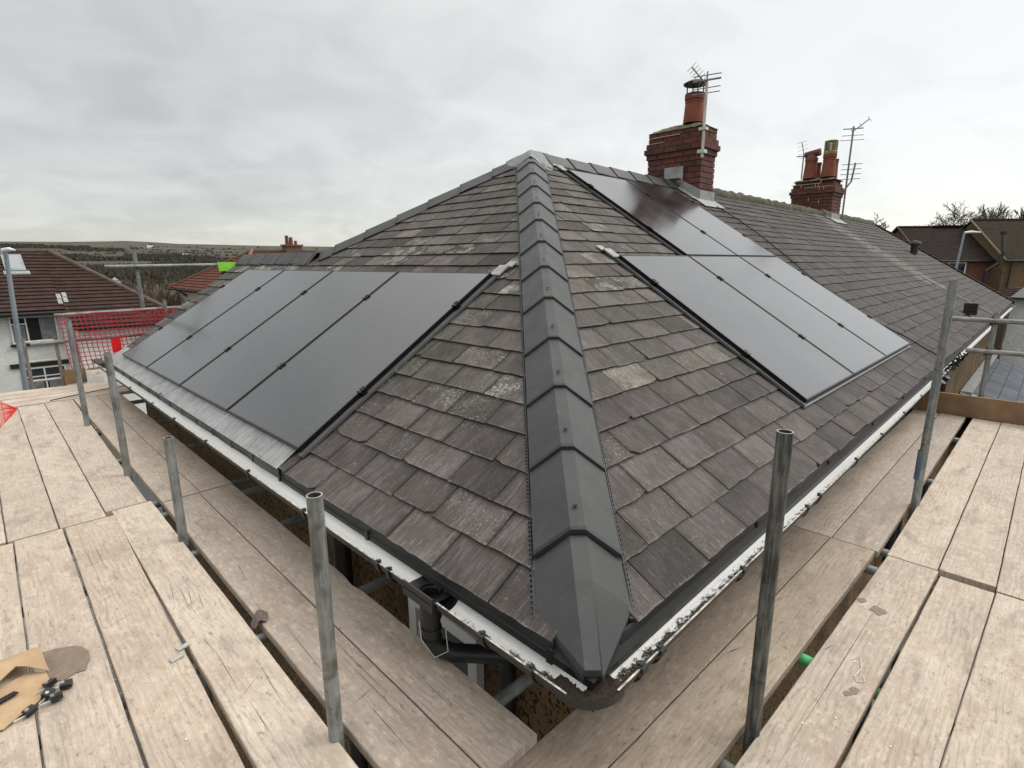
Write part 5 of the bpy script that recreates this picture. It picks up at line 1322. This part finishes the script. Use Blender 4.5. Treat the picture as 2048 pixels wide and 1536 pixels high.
def wallquad(mb, pts, mi=0):
    P = [V(p) for p in pts]; ex = (P[1] - P[0]).normalized(); mb.face(P, mi, [((p - P[0]).dot(ex), p.z) for p in P])
M['brown_cap'] = m_noise('brown_ridge_cap', (.06, .038, .028), (.13, .09, .066), 3, .85, .3)
M['red_cap'] = m_noise('red_ridge_cap', (.16, .07, .045), (.27, .13, .08), 3, .85, .3)
# house 1: white rendered, brown tiles
h = thing('white_rendered_house', 'white rendered house with brown tiled hipped roof at the left photo edge', 'house')
mb = MB(); mb.box(-14, 1.95, 28.47, 37.5, -5.6, -.75); mb.box(1.951, 5.0, 27.25, 37.5, -5.6, -1.12); mb.build('wall', M['white_render'], h)
sl_ = lambda y: -.62 + .486 * (y - 28.1)
courses((-14, 28.1, sl_(28.1)), (1.75, 28.1, sl_(28.1)), (1.75, 33, sl_(33)), (-14, 33, sl_(33)), M['brown_tile'], h)
courses((1.75, 26.85, sl_(26.85)), (5.9, 26.85, sl_(26.85)), (2.05, 33, sl_(33)), (1.75, 33, sl_(33)), M['brown_tile'], h)
courses((5.9, 26.85, sl_(26.85)), (5.9, 38.6, sl_(26.85)), (2.05, 33.4, sl_(33)), (2.05, 33, sl_(33)), M['brown_tile'], h)
courses((5.9, 38.6, sl_(26.85)), (-14, 38.6, sl_(26.85)), (-14, 33.4, sl_(33)), (2.05, 33.4, sl_(33)), M['brown_tile'], h)
capline((5.85, 26.9, sl_(26.85) + .04), (2.05, 33, sl_(33) + .04), M['brown_cap'], h); capline((2.05, 33.2, sl_(33) + .05), (-14, 33.2, sl_(33) + .05), M['brown_cap'], h, name='ridge_capping')
mb = MB(); mb.box(-14, 1.9, 27.95, 28.46, -.80, -.66); mb.box(1.9, 5.6, 26.85, 27.24, -1.42, -1.26); mb.tube([(-14, 27.98, -.70), (1.9, 27.98, -.70)], .06, 8); mb.tube([(1.8, 26.75, -1.31), (5.9, 26.75, -1.31)], .06, 8); mb.build('gutter', M['black_paint'], h)
window(h, (-.02, 28.44, -1.90), (1, 0, 0), (0, 0, 1), 1.46, 1.08, n=(0, -1, 0), mull=(.34,), trans=((0, .34, .72),), fw=.06, curtain=((.05, .30, .1, .66), (.62, .95, .08, .93)))
window(h, (.05, 28.44, -4.10), (1, 0, 0), (0, 0, 1), 1.42, 1.20, n=(0, -1, 0), mull=(.5,), trans=((0, 1, .68),), fw=.06, curtain=((.05, .44, .08, .6), (.56, .95, .08, .6)), sill=False)
mb = MB(); mb.box(-.25, 1.85, 28.38, 28.47, -2.88, -2.70); mb.build('lintel', M['black_paint'], h)
mb = MB(); mb.box(1.60, 1.90, 28.30, 28.46, -5.6, -.8); mb.build('downpipe_casing', M['upvc'], h)
# rooflight
mb = MB(); nrm = V((0, -.486, 1)).normalized()
def RL(x, y, h_): return V((x, y, sl_(y))) + nrm * h_
mb.hexa([RL(.32, 31.25, .0), RL(1.0, 31.25, .0), RL(1.0, 32.65, .0), RL(.32, 32.65, .0), RL(.32, 31.25, .09), RL(1.0, 31.25, .09), RL(1.0, 32.65, .09), RL(.32, 32.65, .09)]); sk = mb.build('rooflight', M['steel_post'], h)
mb = MB(); mb.hexa([RL(.42, 31.37, .05), RL(.90, 31.37, .05), RL(.90, 32.52, .05), RL(.42, 32.52, .05), RL(.42, 31.37, .096), RL(.90, 31.37, .096), RL(.90, 32.52, .096), RL(.42, 32.52, .096)]); mb.build('pane', mat('skylight_glass', (.25, .26, .28), .25, spec=1.0), sk)
mb = MB(); mb.hexa([RL(.25, 30.95, .03), RL(1.1, 30.95, .03), RL(1.1, 31.25, .03), RL(.25, 31.25, .03), RL(.25, 30.95, .05), RL(1.1, 30.95, .05), RL(1.1, 31.25, .05), RL(.25, 31.25, .05)]); 
mb.build('lead_flashing', M['lead'], h)
for x, y in ((1.62, 28.5), (1.82, 28.6), (1.64, 28.9), (1.84, 29.0)): mb = MB(); mb.hexa([RL(x, y, .03), RL(x + .15, y, .03), RL(x + .15, y + .36, .03), RL(x, y + .36, .03), RL(x, y, .06), RL(x + .15, y, .06), RL(x + .15, y + .36, .06), RL(x, y + .36, .06)]); mb.build('lead_patch', M['lead'], h)
rebase(h, (-4, 33, -5.6))
# house 2: red tiles, cream walls
h = thing('cream_walled_house', 'cream walled house with red tiled roof and chimney behind the left verge', 'house')
EX, EZ, RX, RY, RZ = 11.7, -.78, 16.3, 46.9, 2.22
mb = MB(); mb.box(EX + .6, 30, 38.9, 53.6, -5.6, EZ - .03); mb.build('wall', M['cream_render'], h)
courses((EX, 54.2, EZ), (EX, 38.3, EZ), (RX, RY, RZ), (RX, RY + .1, RZ), M['red_tile'], h, gauge=.36)
courses((EX, 38.3, EZ), (31, 38.3, EZ), (31, RY, RZ), (RX, RY, RZ), M['red_tile'], h, gauge=.36)
courses((31, 54.2, EZ), (EX, 54.2, EZ), (RX, RY + .1, RZ), (31, RY + .1, RZ), M['red_tile'], h, gauge=.36)
capline((EX, 38.3, EZ + .05), (RX, RY, RZ + .06), M['red_cap'], h, .14); capline((EX, 54.2, EZ + .05), (RX, RY, RZ + .06), M['red_cap'], h, .12); capline((RX, RY, RZ + .05), (31, RY, RZ + .05), M['brown_cap'], h, .13, 'ridge_capping')
mb = MB(); mb.box(EX + .08, EX + .59, 38.4, 54.1, EZ - .22, EZ - .05); mb.tube([(EX - .06, 38.3, EZ - .08), (EX - .06, 54.2, EZ - .08)], .08, 8); mb.build('gutter', M['black_paint'], h)
mb = MB(); mb.box(19.0, 20.4, 46.5, 47.3, 1.7, 2.68); mb.box(18.9, 20.5, 46.4, 47.4, 2.681, 2.82); ch = mb.build('chimney_stack', m_brickwall('orange_brick', (.20, .075, .045), (.26, .10, .06), (.16, .10, .07)), h)
for x, hh, r in ((19.3, .75, .16), (19.65, .62, .17), (20.05, .34, .14)):
    mb = MB(); mb.lathe([(r, 2.82), (r * .85, 2.82 + hh), (r * .7, 2.82 + hh), (.001, 2.82 + hh - .05)], x, 46.9, 12); mb.build('chimney_pot', M['clay_dark'] if x < 19.5 else M['terracotta'], ch)
rebase(h, (17, 42, -5.6))

# right hand houses, set square to the view 50 m away
D2 = V((.7067, .7075, 0)); R2 = V((.7075, -.7067, 0)); 
def H(a, d, z): return V((CAM.x, CAM.y, 0)) + R2 * a + D2 * d + V((0, 0, z))
h = thing('brown_roofed_terrace', 'brick house with dark brown gabled roof behind the street lamp', 'house')
d0 = 51.5
courses(H(38.7, d0, 1.25), H(46.2, d0, 1.25), H(46.2, d0 + 4.2, 4.45), H(38.7, d0 + 4.2, 4.45), M['dark_tile'], h, gauge=.25, lift=.02)
courses(H(46.2, d0 + 8.4, 1.25), H(38.7, d0 + 8.4, 1.25), H(38.7, d0 + 4.2, 4.45), H(46.2, d0 + 4.2, 4.45), M['dark_tile'], h, gauge=.25, lift=.02)
mb = MB(); wallquad(mb, (H(38.9, d0 + .3, -5), H(46.2, d0 + .3, -5), H(46.2, d0 + .3, 1.2), H(38.9, d0 + .3, 1.2)), 0)
P = [H(38.9, d0 + .3, -5), H(38.9, d0 + .3, 1.25), H(38.9, d0 + 4.2, 4.35), H(38.9, d0 + 8.1, 1.25), H(38.9, d0 + 8.1, -5)]; mb.face(P, 1, [((p - P[0]).dot(D2), p.z) for p in P])
mb.build('wall', [M['red_brick'], M['buff_brick']], h)
mb = MB()
for a, b in ((H(38.66, d0 - .05, 1.28), H(38.66, d0 + 4.2, 4.52)), (H(38.66, d0 + 4.2, 4.52), H(38.66, d0 + 8.45, 1.28))): mb.tube([a, b], .07, 6)
mb.build('bargeboard', M['barge'], h)
mb = MB(); mb.tube([H(38.7, d0 - .08, 1.15), H(46.2, d0 - .08, 1.15)], .09, 8); mb.build('gutter', M['black_paint'], h)
mb = MB(); mb.tube([H(38.7, d0 + 4.2, 4.50), H(46.2, d0 + 4.2, 4.50)], .10, 8); mb.box(-1.4, 1.4, -.2, .2, 0, .14, 0, None, Matrix.Translation(H(43.6, d0 + 4.2, 4.50)) @ Matrix.Rotation(-PI / 4, 4, 'Z')); mb.build('ridge_capping', M['dark_tile'], h)
window(h, H(41.2, d0 + .28, -.2), R2, (0, 0, 1), 1.75, 1.25, n=-D2, mull=(.5,), fw=.09, sill=False)
rebase(h, H(42, d0, -5))
h = thing('taller_brown_roofed_house', 'taller buff brick house with brown roof and black soil pipe at the right photo edge', 'house')
d1 = 50.2
courses(H(45.2, d1, 1.25), H(60, d1, 1.25), H(60, d1 + 4.6, 5.05), H(45.2, d1 + 4.6, 5.05), M['olive_tile'], h, gauge=.25, lift=.02)
courses(H(60, d1 + 9.2, 1.25), H(45.2, d1 + 9.2, 1.25), H(45.2, d1 + 4.6, 5.05), H(60, d1 + 4.6, 5.05), M['olive_tile'], h, gauge=.25, lift=.02)
mb = MB(); wallquad(mb, (H(45.35, d1 + .3, -5), H(60, d1 + .3, -5), H(60, d1 + .3, 1.2), H(45.35, d1 + .3, 1.2)), 0)
P = [H(45.35, d1 + .3, -5), H(45.35, d1 + .3, 1.25), H(45.35, d1 + 4.6, 4.95), H(45.35, d1 + 8.9, 1.25), H(45.35, d1 + 8.9, -5)]; mb.face(P, 0, [((p - P[0]).dot(D2), p.z) for p in P])
mb.build('wall', M['buff_brick'], h)
mb = MB()
P = [H(45.0, d1 - .1, 1.15), H(45.2, d1 - .1, 1.15), H(45.2, d1 + 4.6, 5.02), H(45.0, d1 + 4.6, 5.02)]; mb.hexa(P + [p + V((0, 0, .16)) for p in P]); mb.build('bargeboard', M['barge'], h)
mb = MB(); mb.tube([H(45.2, d1 - .08, 1.15), H(60, d1 - .08, 1.15)], .09, 8); mb.build('gutter', M['black_paint'], h)
mb = MB(); mb.tube([H(45.2, d1 + 4.6, 5.1), H(60, d1 + 4.6, 5.1)], .10, 8); mb.build('ridge_capping', M['olive_tile'], h)
mb = MB(); mb.tube([H(45.05, d1 + .6, 3.6), H(44.75, d1 - .1, 1.9), H(44.45, d1 - .15, .9), H(43.7, d1 + .1, .3), H(43.6, d1 + .2, -5)], .16, 10); mb.tube([H(45.05, d1 + .6, 3.55), H(45.06, d1 + .6, 3.75)], .24, 10); mb.tube([H(45.9, d1 + .1, 1.0), H(45.8, d1 + .1, -5)], .07, 8); mb.build('soil_pipe', M['black_paint'], h)
window(h, H(47.5, d1 + .28, -.28), R2, (0, 0, 1), 1.12, 1.32, n=-D2, mull=(), trans=((0, 1, .66),), fw=.10, sill=False)
rebase(h, H(52, d1, -5))
# low hipped garage roof in front of it
h = thing('garage', 'low garage with a brown hipped roof below the buff brick house', 'garage')
mb = MB(); P = [H(41.5, 44, -2.3), H(49, 44, -2.3), H(49, 49, -2.3), H(41.5, 49, -2.3)]
mb.hexa([V((p.x, p.y, -5)) for p in P] + P); mb.build('wall', M['red_brick'], h)
courses(H(41.2, 43.7, -2.2), H(49.3, 43.7, -2.2), H(47.5, 46.4, -1.05), H(43.0, 46.4, -1.05), M['brown_tile'], h, gauge=.3); courses(H(41.2, 49.3, -2.2), H(41.2, 43.7, -2.2), H(43.0, 46.4, -1.05), H(43.0, 46.5, -1.05), M['brown_tile'], h, gauge=.3)
rebase(h, H(45, 46, -5))
# white rendered neighbour beyond the right end of the roof
h = thing('pale_rendered_building', 'white roughcast building beyond the right end of the slate roof', 'building')
mb = MB(); mb.box(21.6, 30, -12, .12, -5.6, .04); mb.build('wall', M['white_render'], h)
mb = MB(); mb.box(20.9, 21.55, .14, .95, -5.6, -.08); mb.build('brick_pier', M['red_brick'], h)
mb = MB(); mb.box(21.3, 30.2, -12, .16, .041, .10); mb.build('fascia', M['black_paint'], h); rebase(h, (25, -6, -5.6))
# brick pier and lean-to roof beside our wall
h = thing('lean_to_extension', 'lean-to with a grey slate roof and pale edge flashing right of the house wall', 'extension')
mb = MB(); mb.box(13, 19.2, -3.2, .29, -5.6, -2.62); mb.build('wall', M['dash'], h)
courses((12.9, -3.4, -2.66), (19.3, -3.4, -2.66), (19.3, .28, -1.48), (12.9, .28, -1.48), M['grey_tile'], h, gauge=.22, lift=.012)
mb = MB(); P = [V((12.82, -3.4, -2.68)), V((13.12, -3.4, -2.68)), V((13.12, .28, -1.49)), V((12.82, .28, -1.49))]; mb.hexa(P + [p + V((0, 0, .07)) for p in P]); mb.box(12.9, 19.3, .10, .285, -1.46, -1.40); mb.build('edge_flashing', M['lead'], h); rebase(h, (16, -1.5, -5.6))

# ------------------------------------------------------------------ street lamps
t = thing('street_lamp', 'grey steel street lamp post in front of the white rendered house', 'street lamp')
mb = MB(); mb.tube([(-.42, 19.5, -5.6), (-.12, 19.5, 1.52)], .08, 12, rr=[.085, .052]); mb.build('post', M['steel_post'], t)
mb = MB(); mb.tube([(-.18, 19.5, 1.50), (-.16, 19.42, 1.58), (-.05, 19.2, 1.60), (.05, 19.0, 1.58)], .09, 10, rr=[.05, .06, .06, .02]); mb.build('lantern', M['upvc'], t); rebase(t, (-.42, 19.5, -5.6))
t = thing('street_lamp', 'slim pale street lamp in front of the brown roofed terrace', 'street lamp')
b0 = H(33.8, 42, -4.5); tp = H(34.3, 42, 3.25)
mb = MB(); mb.tube([b0, tp], .10, 10, rr=[.11, .07]); mb.build('post', M['steel_post'], t)
mb = MB(); mb.tube([tp, tp + R2 * .5 + V((0, 0, .06)), tp + R2 * 1.2 + V((0, 0, .02))], .10, 8, rr=[.08, .10, .05]); mb.build('lantern', M['upvc'], t); rebase(t, b0)

# ------------------------------------------------------------------ bare trees
def bare_tree(base, ht, label, seed, spread=.42, lv=6, thin=1.0, narrow=False, tw=.026):
    R_ = random.Random(seed); ht *= 1.10; t = thing('bare_tree', label, 'tree', 'bare winter trees'); tr = MB(); cr = MB(); cnt = [0]
    def grow(p, d, L, r, k):
        n_ = 3; pts = [p]; rr = [r]
        for i in range(n_):
            d = (d + V((R_.gauss(0, .13), R_.gauss(0, .13), R_.gauss(.05, .08)))).normalized(); pts.append(pts[-1] + d * L / n_); rr.append(r * (1 - .35 * (i + 1) / n_))
        rr = [max(v_, tw) for v_ in rr]; (tr if k < 2 else cr).tube(pts, r, 5 if k < 3 else 3, 0, None, False, rr)
        if k >= lv: return
        nb = R_.choice([2, 3, 3]) if k < lv - 1 else R_.choice([3, 4])
        for b in range(nb):
            tt = R_.uniform(.45, 1.0) if b else 1.0; q_ = pts[0].lerp(pts[-1], 0) if 0 else pts[min(n_, max(1, round(tt * n_)))]
            ax = V((R_.gauss(0, 1), R_.gauss(0, 1), R_.gauss(0, .35))).normalized(); sp_ = spread * (1.0 if not narrow else .5) * R_.uniform(.6, 1.5)
            nd = (d + ax * sp_ * 1.6).normalized()
            if nd.z < -.05: nd.z = .1
            grow(q_, nd.normalized(), L * R_.uniform(.66, .86), rr[-1] * R_.uniform(.55, .75), k + 1)
    grow(V(base), V((R_.gauss(0, .05), R_.gauss(0, .05), 1)).normalized(), ht * .27, ht * .024 * thin, 0)
    tr.build('trunk', M['bark'], t); cr.build('crown', M['bark'], t); rebase(t, base); return t
def HX(px, d): return H((px - 1024) / 1077 * d * .976, d, -4)
bare_tree(HX(1950, 78), 13.4, 'spreading bare tree standing tallest where the two brown roofs meet', 3, .55, 7)
bare_tree(HX(1748, 55), 10.2, 'rounded bare tree right of the far chimney, above the slate ridge', 9, .6, 7)
bare_tree(HX(1812, 62), 9.6, 'small bare tree rising over the left gable of the brown roofed terrace', 12, .5, 6)
bare_tree(HX(1832, 80), 10.8, 'thin bare tree right behind the ridge start of the brown roofed terrace', 16, .45, 6)
bare_tree(HX(1862, 80), 10.6, 'lower bare tree over the middle of the dark brown roof', 15, .4, 6, narrow=True)
bare_tree(HX(1908, 80), 11.8, 'slender bare tree just left of the spreading tallest one', 19, .45, 6)
for i, px in enumerate((1988, 2003, 2020, 2036)): bare_tree(HX(px, 84), 12.6 + .5 * (i % 2), ['first', 'second', 'third', 'last'][i] + ' poplar-like bare tree from the left over the tallest brown roof', 30 + i, .42, 6, narrow=True)
bare_tree(HX(1778, 58), 8.8, 'low bushy bare tree between the slate ridge and the terrace gable', 44, .6, 6)

# ------------------------------------------------------------------ ground, valley and moor
def m_ground():
    m = mat('valley_ground', rough=.95); n = NT(m)
    g = n.N.new('ShaderNodeNewGeometry'); sp = n.N.new('ShaderNodeSeparateXYZ'); n.link(g.outputs['Position'], sp.inputs[0])
    mp = n.N.new('ShaderNodeMapping'); n.link(g.outputs['Position'], mp.inputs[0]); mp.inputs['Scale'].default_value = (.001, .001, .001)
    p = mp.outputs[0]
    f = n.N.new('ShaderNodeTexVoronoi'); f.inputs['Scale'].default_value = 9; n.link(p, f.inputs['Vector'])
    fields = n.ramp(n.N.new('ShaderNodeSeparateColor').outputs[0] if 0 else f.outputs['Distance'], [(.1, (.060, .074, .034)), (.5, (.098, .098, .052)), (.9, (.064, .056, .038))])
    moor = n.ramp(n.noise(p, 6, 7, .65, .6), [(.35, (.042, .033, .027)), (.5, (.066, .053, .040)), (.68, (.086, .077, .050))])
    z = sp.outputs[2]
    hz = n.math('ADD', z, n.math('MULTIPLY', n.math('SUBTRACT', n.noise(p, 5, 5, .6), .5), 60))
    fac = n.N.new('ShaderNodeMapRange'); n.link(hz, fac.inputs['Value']); fac.inputs['From Min'].default_value = 28; fac.inputs['From Max'].default_value = 62
    c = n.mix(fac.outputs[0], fields, moor)
    ed = n.N.new('ShaderNodeTexVoronoi'); ed.feature = 'DISTANCE_TO_EDGE'; ed.inputs['Scale'].default_value = 9; n.link(p, ed.inputs['Vector'])
    c = n.mix(n.ramp(ed.outputs['Distance'], [(.03, (.9, .9, .9)), (.07, BLK)]), c, (.028, .026, .018))
    w = n.noise(p, 7.0, 8, .7, .4)
    low = n.N.new('ShaderNodeMapRange'); n.link(hz, low.inputs['Value']); low.inputs['From Min'].default_value = 75; low.inputs['From Max'].default_value = 20
    c = n.mix(n.math('MULTIPLY', n.ramp(w, [(.38, BLK), (.47, WHT)]), low.outputs[0]), c, (.048, .040, .028))
    n.base(c); return m
M['ground'] = m_ground()
hill_az = [(60, .017), (67.5, .0212), (70.1, .0236), (73.3, .0278), (75.7, .0292), (77.9, .0322), (79.6, .0340), (81.3, .0330), (83.6, .0312), (85.1, .0288), (87.5, .0268), (92, .0262), (100, .025), (120, .02)]
def hillt(az):
    if az <= hill_az[0][0] or az >= hill_az[-1][0]: return .012
    for (a, b), (c, d) in zip(hill_az[:-1], hill_az[1:]):
        if a <= az <= c: return b + (d - b) * (az - a) / (c - a)
def ground_z(x, y):
    dx, dy = x - CAM.x, y - CAM.y; r = math.hypot(dx, dy); az = math.degrees(math.atan2(dy, dx))
    wl = 1 / (1 + math.exp(-(az - 38) / 5)) if -60 < az < 180 else 0   # valley lies to the left (north)
    Z = [(0, -5.6), (45, -5.6), (75, -10), (150, -21), (300, -30), (430, -24), (600, -17), (900, -2), (1300, 22), (2000, 62), (2600, None), (3200, None), (9000, None)]
    top = CAM.z + hillt(az) * 2600
    if r < 2600:
        for (a, b), (c, d) in zip(Z[:-1], Z[1:]):
            if a <= r < c:
                if d is None: d = top
                zz = b + (d - b) * (r - a) / (c - a); break
        zz += max(0, r - 500) / 2600 * 7 * vn((x, y, 0), .0035) + max(0, r - 500) / 2600 * 9 * vn((x, y, 0), .0012)
    else: zz = top - (r - 2600) * .03
    flat = -5.0 + max(0, r - 60) * .0
    return zz * wl + flat * (1 - wl) if r > 40 else -5.6
rs = [0, 12, 25, 40, 50, 60, 75, 95, 120, 150, 190, 240, 300, 360, 430, 500, 600, 720, 860, 1020, 1200, 1400, 1620, 1850, 2080, 2320, 2470, 2600, 2700, 3300, 5000, 8500]
azs = [-180 + i * 6 for i in range(39)] + [50 + i * .5 for i in range(121)] + [112 + i * 6 for i in range(12)]
azs = sorted(set(a for a in azs if -180 <= a < 180))
me = bpy.data.meshes.new('ground'); vs, fs = [(CAM.x, CAM.y, -5.6)], []
for r in rs[1:]:
    for a in azs:
        x, y = CAM.x + r * math.cos(math.radians(a)), CAM.y + r * math.sin(math.radians(a)); vs.append((x, y, ground_z(x, y)))
n_ = len(azs)
for i in range(len(rs) - 1):
    for j in range(n_):
        k = (j + 1) % n_
        if i == 0: fs.append((0, 1 + j, 1 + k))
        else: fs.append((1 + (i - 1) * n_ + j, 1 + i * n_ + j, 1 + i * n_ + k, 1 + (i - 1) * n_ + k))
me.from_pydata(vs, [], fs); me.materials.append(M['ground']); me.polygons.foreach_set('use_smooth', [True] * len(fs))
o = bpy.data.objects.new('ground', me); col.objects.link(o); struct(o)
# paved yard round the house and the street
mb = MB(); mb.face([(-4, -4, -5.59), (28, -4, -5.59), (28, 15, -5.59), (-4, 15, -5.59)]); struct(mb.build('yard_paving', m_noise('stone_paving', (.10, .097, .09), (.20, .195, .18), 2, .9, .2)))
mb = MB(); mb.face([(-30, 15.2, -5.585), (40, 15.2, -5.585), (40, 21, -5.585), (-30, 21, -5.585)]); struct(mb.build('street', m_noise('asphalt', (.045, .045, .047), (.07, .07, .072), 3, .9, .2)))
# woodland filling the valley floor, one mass
R_ = random.Random(77); mb = MB(); cnt = 0
while cnt < 2700:
    az = R_.uniform(58, 98); r = 54 * (700 / 54) ** R_.random()
    x, y = CAM.x + r * math.cos(math.radians(az)), CAM.y + r * math.sin(math.radians(az))
    if r > 260 and vn((x, y, 0), .006) < -.05 - .0000 * r: continue
    if 385 < r < 470 and 79.2 < az < 82.2: continue
    if r < 75 and az > 76.5: pass
    z = ground_z(x, y); hh = R_.uniform(5.5, 9.5) * (1 if r > 120 else .8); w = hh * R_.uniform(.22, .4); cnt += 1
    nb = 90 if r < 150 else (60 if r < 260 else 26); c = (R_.random(), R_.random(), 0)
    for k in range(nb):
        a = R_.uniform(0, 2 * PI); q_ = R_.random() ** .5; bz = z + hh * R_.uniform(.1, .7); bx, by = x + w * q_ * math.cos(a) * .5, y + w * q_ * math.sin(a) * .5
        tx, ty, tz = x + w * q_ * math.cos(a) * 1.25, y + w * q_ * math.sin(a) * 1.25, min(z + hh * (1.05 - .3 * q_ * q_), bz + hh * R_.uniform(.2, .5)); s_ = R_.uniform(.05, .20) * (1 + r / 260)
        mb.face([(bx - s_ * math.sin(a + 1), by + s_ * math.cos(a + 1), bz), (bx + s_ * math.sin(a + 1), by - s_ * math.cos(a + 1), bz), (tx, ty, tz)], 0, None, c)
mw = mat('winter_woodland', rough=.95); n = NT(mw); t_ = n.tintsep(); n.base(n.ramp(t_[0], [(0, (.075, .050, .034)), (.5, (.095, .068, .045)), (.75, (.080, .068, .038)), (1, (.045, .038, .028))]))
o = mb.build('woodland', mw); o['kind'] = 'stuff'
# copses and hedgerows on the hillside, one mass
mb = MB(); cnt = 0
while cnt < 9000:
    az = R_.uniform(62, 92); r = 560 + 1500 * R_.random() ** .8; x, y = CAM.x + r * math.cos(math.radians(az)), CAM.y + r * math.sin(math.radians(az))
    big = vn((x, y, 3), .0035) + .5 * vn((x, y, 8), .013); hedge = min(abs(((x * .8 + y * .6) / 150 + vn((x, y, 1), .004)) % 1 - .5), abs(((y * .8 - x * .6) / 120 + vn((x, y, 2), .004)) % 1 - .5)) < .022
    if not (hedge or big > .12 + max(0, r - 800) * .00060): continue
    if hedge and R_.random() < (r - 500) / 1300: continue
    z = ground_z(x, y); hh = R_.uniform(3.5, 7.5) * (.6 if hedge else 1); w = R_.uniform(1.6, 3.8); cnt += 1; c = (R_.random(), 0, 0)
    for k in range(5):
        a = k * 2 * PI / 5 + R_.random(); mb.face([(x, y, z + hh), (x + w * math.cos(a), y + w * math.sin(a), z + hh * R_.uniform(0, .3)), (x + w * math.cos(a + 1.4), y + w * math.sin(a + 1.4), z + hh * R_.uniform(0, .3))], 0, None, c)
mw2 = mat('hillside_copse', rough=.95); n = NT(mw2); t_ = n.tintsep(); n.base(n.ramp(t_[0], [(0, (.030, .030, .022)), (1, (.055, .050, .036))]))
o = mb.build('hillside_copses', mw2); o['kind'] = 'stuff'
# white farmhouses
def farm(az, r, w, label, dz=0, gab=2):
    x, y = CAM.x + r * math.cos(math.radians(az)), CAM.y + r * math.sin(math.radians(az)); z = ground_z(x, y) + dz; h = thing('white_farmhouse', label, 'house', 'white houses in the valley')
    rg = V((math.sin(math.radians(az)), -math.cos(math.radians(az)), 0)); fw = V((math.cos(math.radians(az)), math.sin(math.radians(az)), 0)); p = V((x, y, z)); q_ = lambda a, d, zz: p + rg * a + fw * d + V((0, 0, zz)); H_ = w * .36
    mb = MB(); B_ = [q_(-w / 2, 0, -6), q_(w / 2, 0, -6), q_(w / 2, w * .6, -6), q_(-w / 2, w * .6, -6)]; mb.hexa(B_ + [b + V((0, 0, H_ + 6)) for b in B_])
    for g in range(gab):
        c = -w * .32 + g * w * .64; mb.face([q_(c - w * .17, -.1, H_), q_(c + w * .17, -.1, H_), q_(c, -.1, H_ + w * .17)])
    mb.build('wall', M['white_render'], h); mb = MB()
    mb.face([q_(-w * .55, -.3, H_), q_(w * .55, -.3, H_), q_(w * .45, w * .3, H_ + w * .2), q_(-w * .45, w * .3, H_ + w * .2)]); mb.face([q_(w * .55, w * .65, H_), q_(-w * .55, w * .65, H_), q_(-w * .45, w * .3, H_ + w * .2), q_(w * .45, w * .3, H_ + w * .2)])
    for g in range(gab):
        c = -w * .32 + g * w * .64
        for s_ in (-1, 1): mb.face([q_(c + s_ * w * .20, -.5, H_ - .1), q_(c, -.5, H_ + w * .20), q_(c, w * .3, H_ + w * .20), q_(c + s_ * w * .2, w * .3, H_ - .1)])
    mb.build('roof', M['dark_tile'], h); rebase(h, p)
farm(81.35, 420, 14, 'white twin-gabled farmhouse in the valley left of the far scaffold pole', 11)
farm(77.9, 1650, 13, 'tiny white house high on the hillside above the far rail', 2, 1)
farm(75.3, 1150, 11, 'tiny white house low on the hillside left of the red tiled roof', 2, 1)
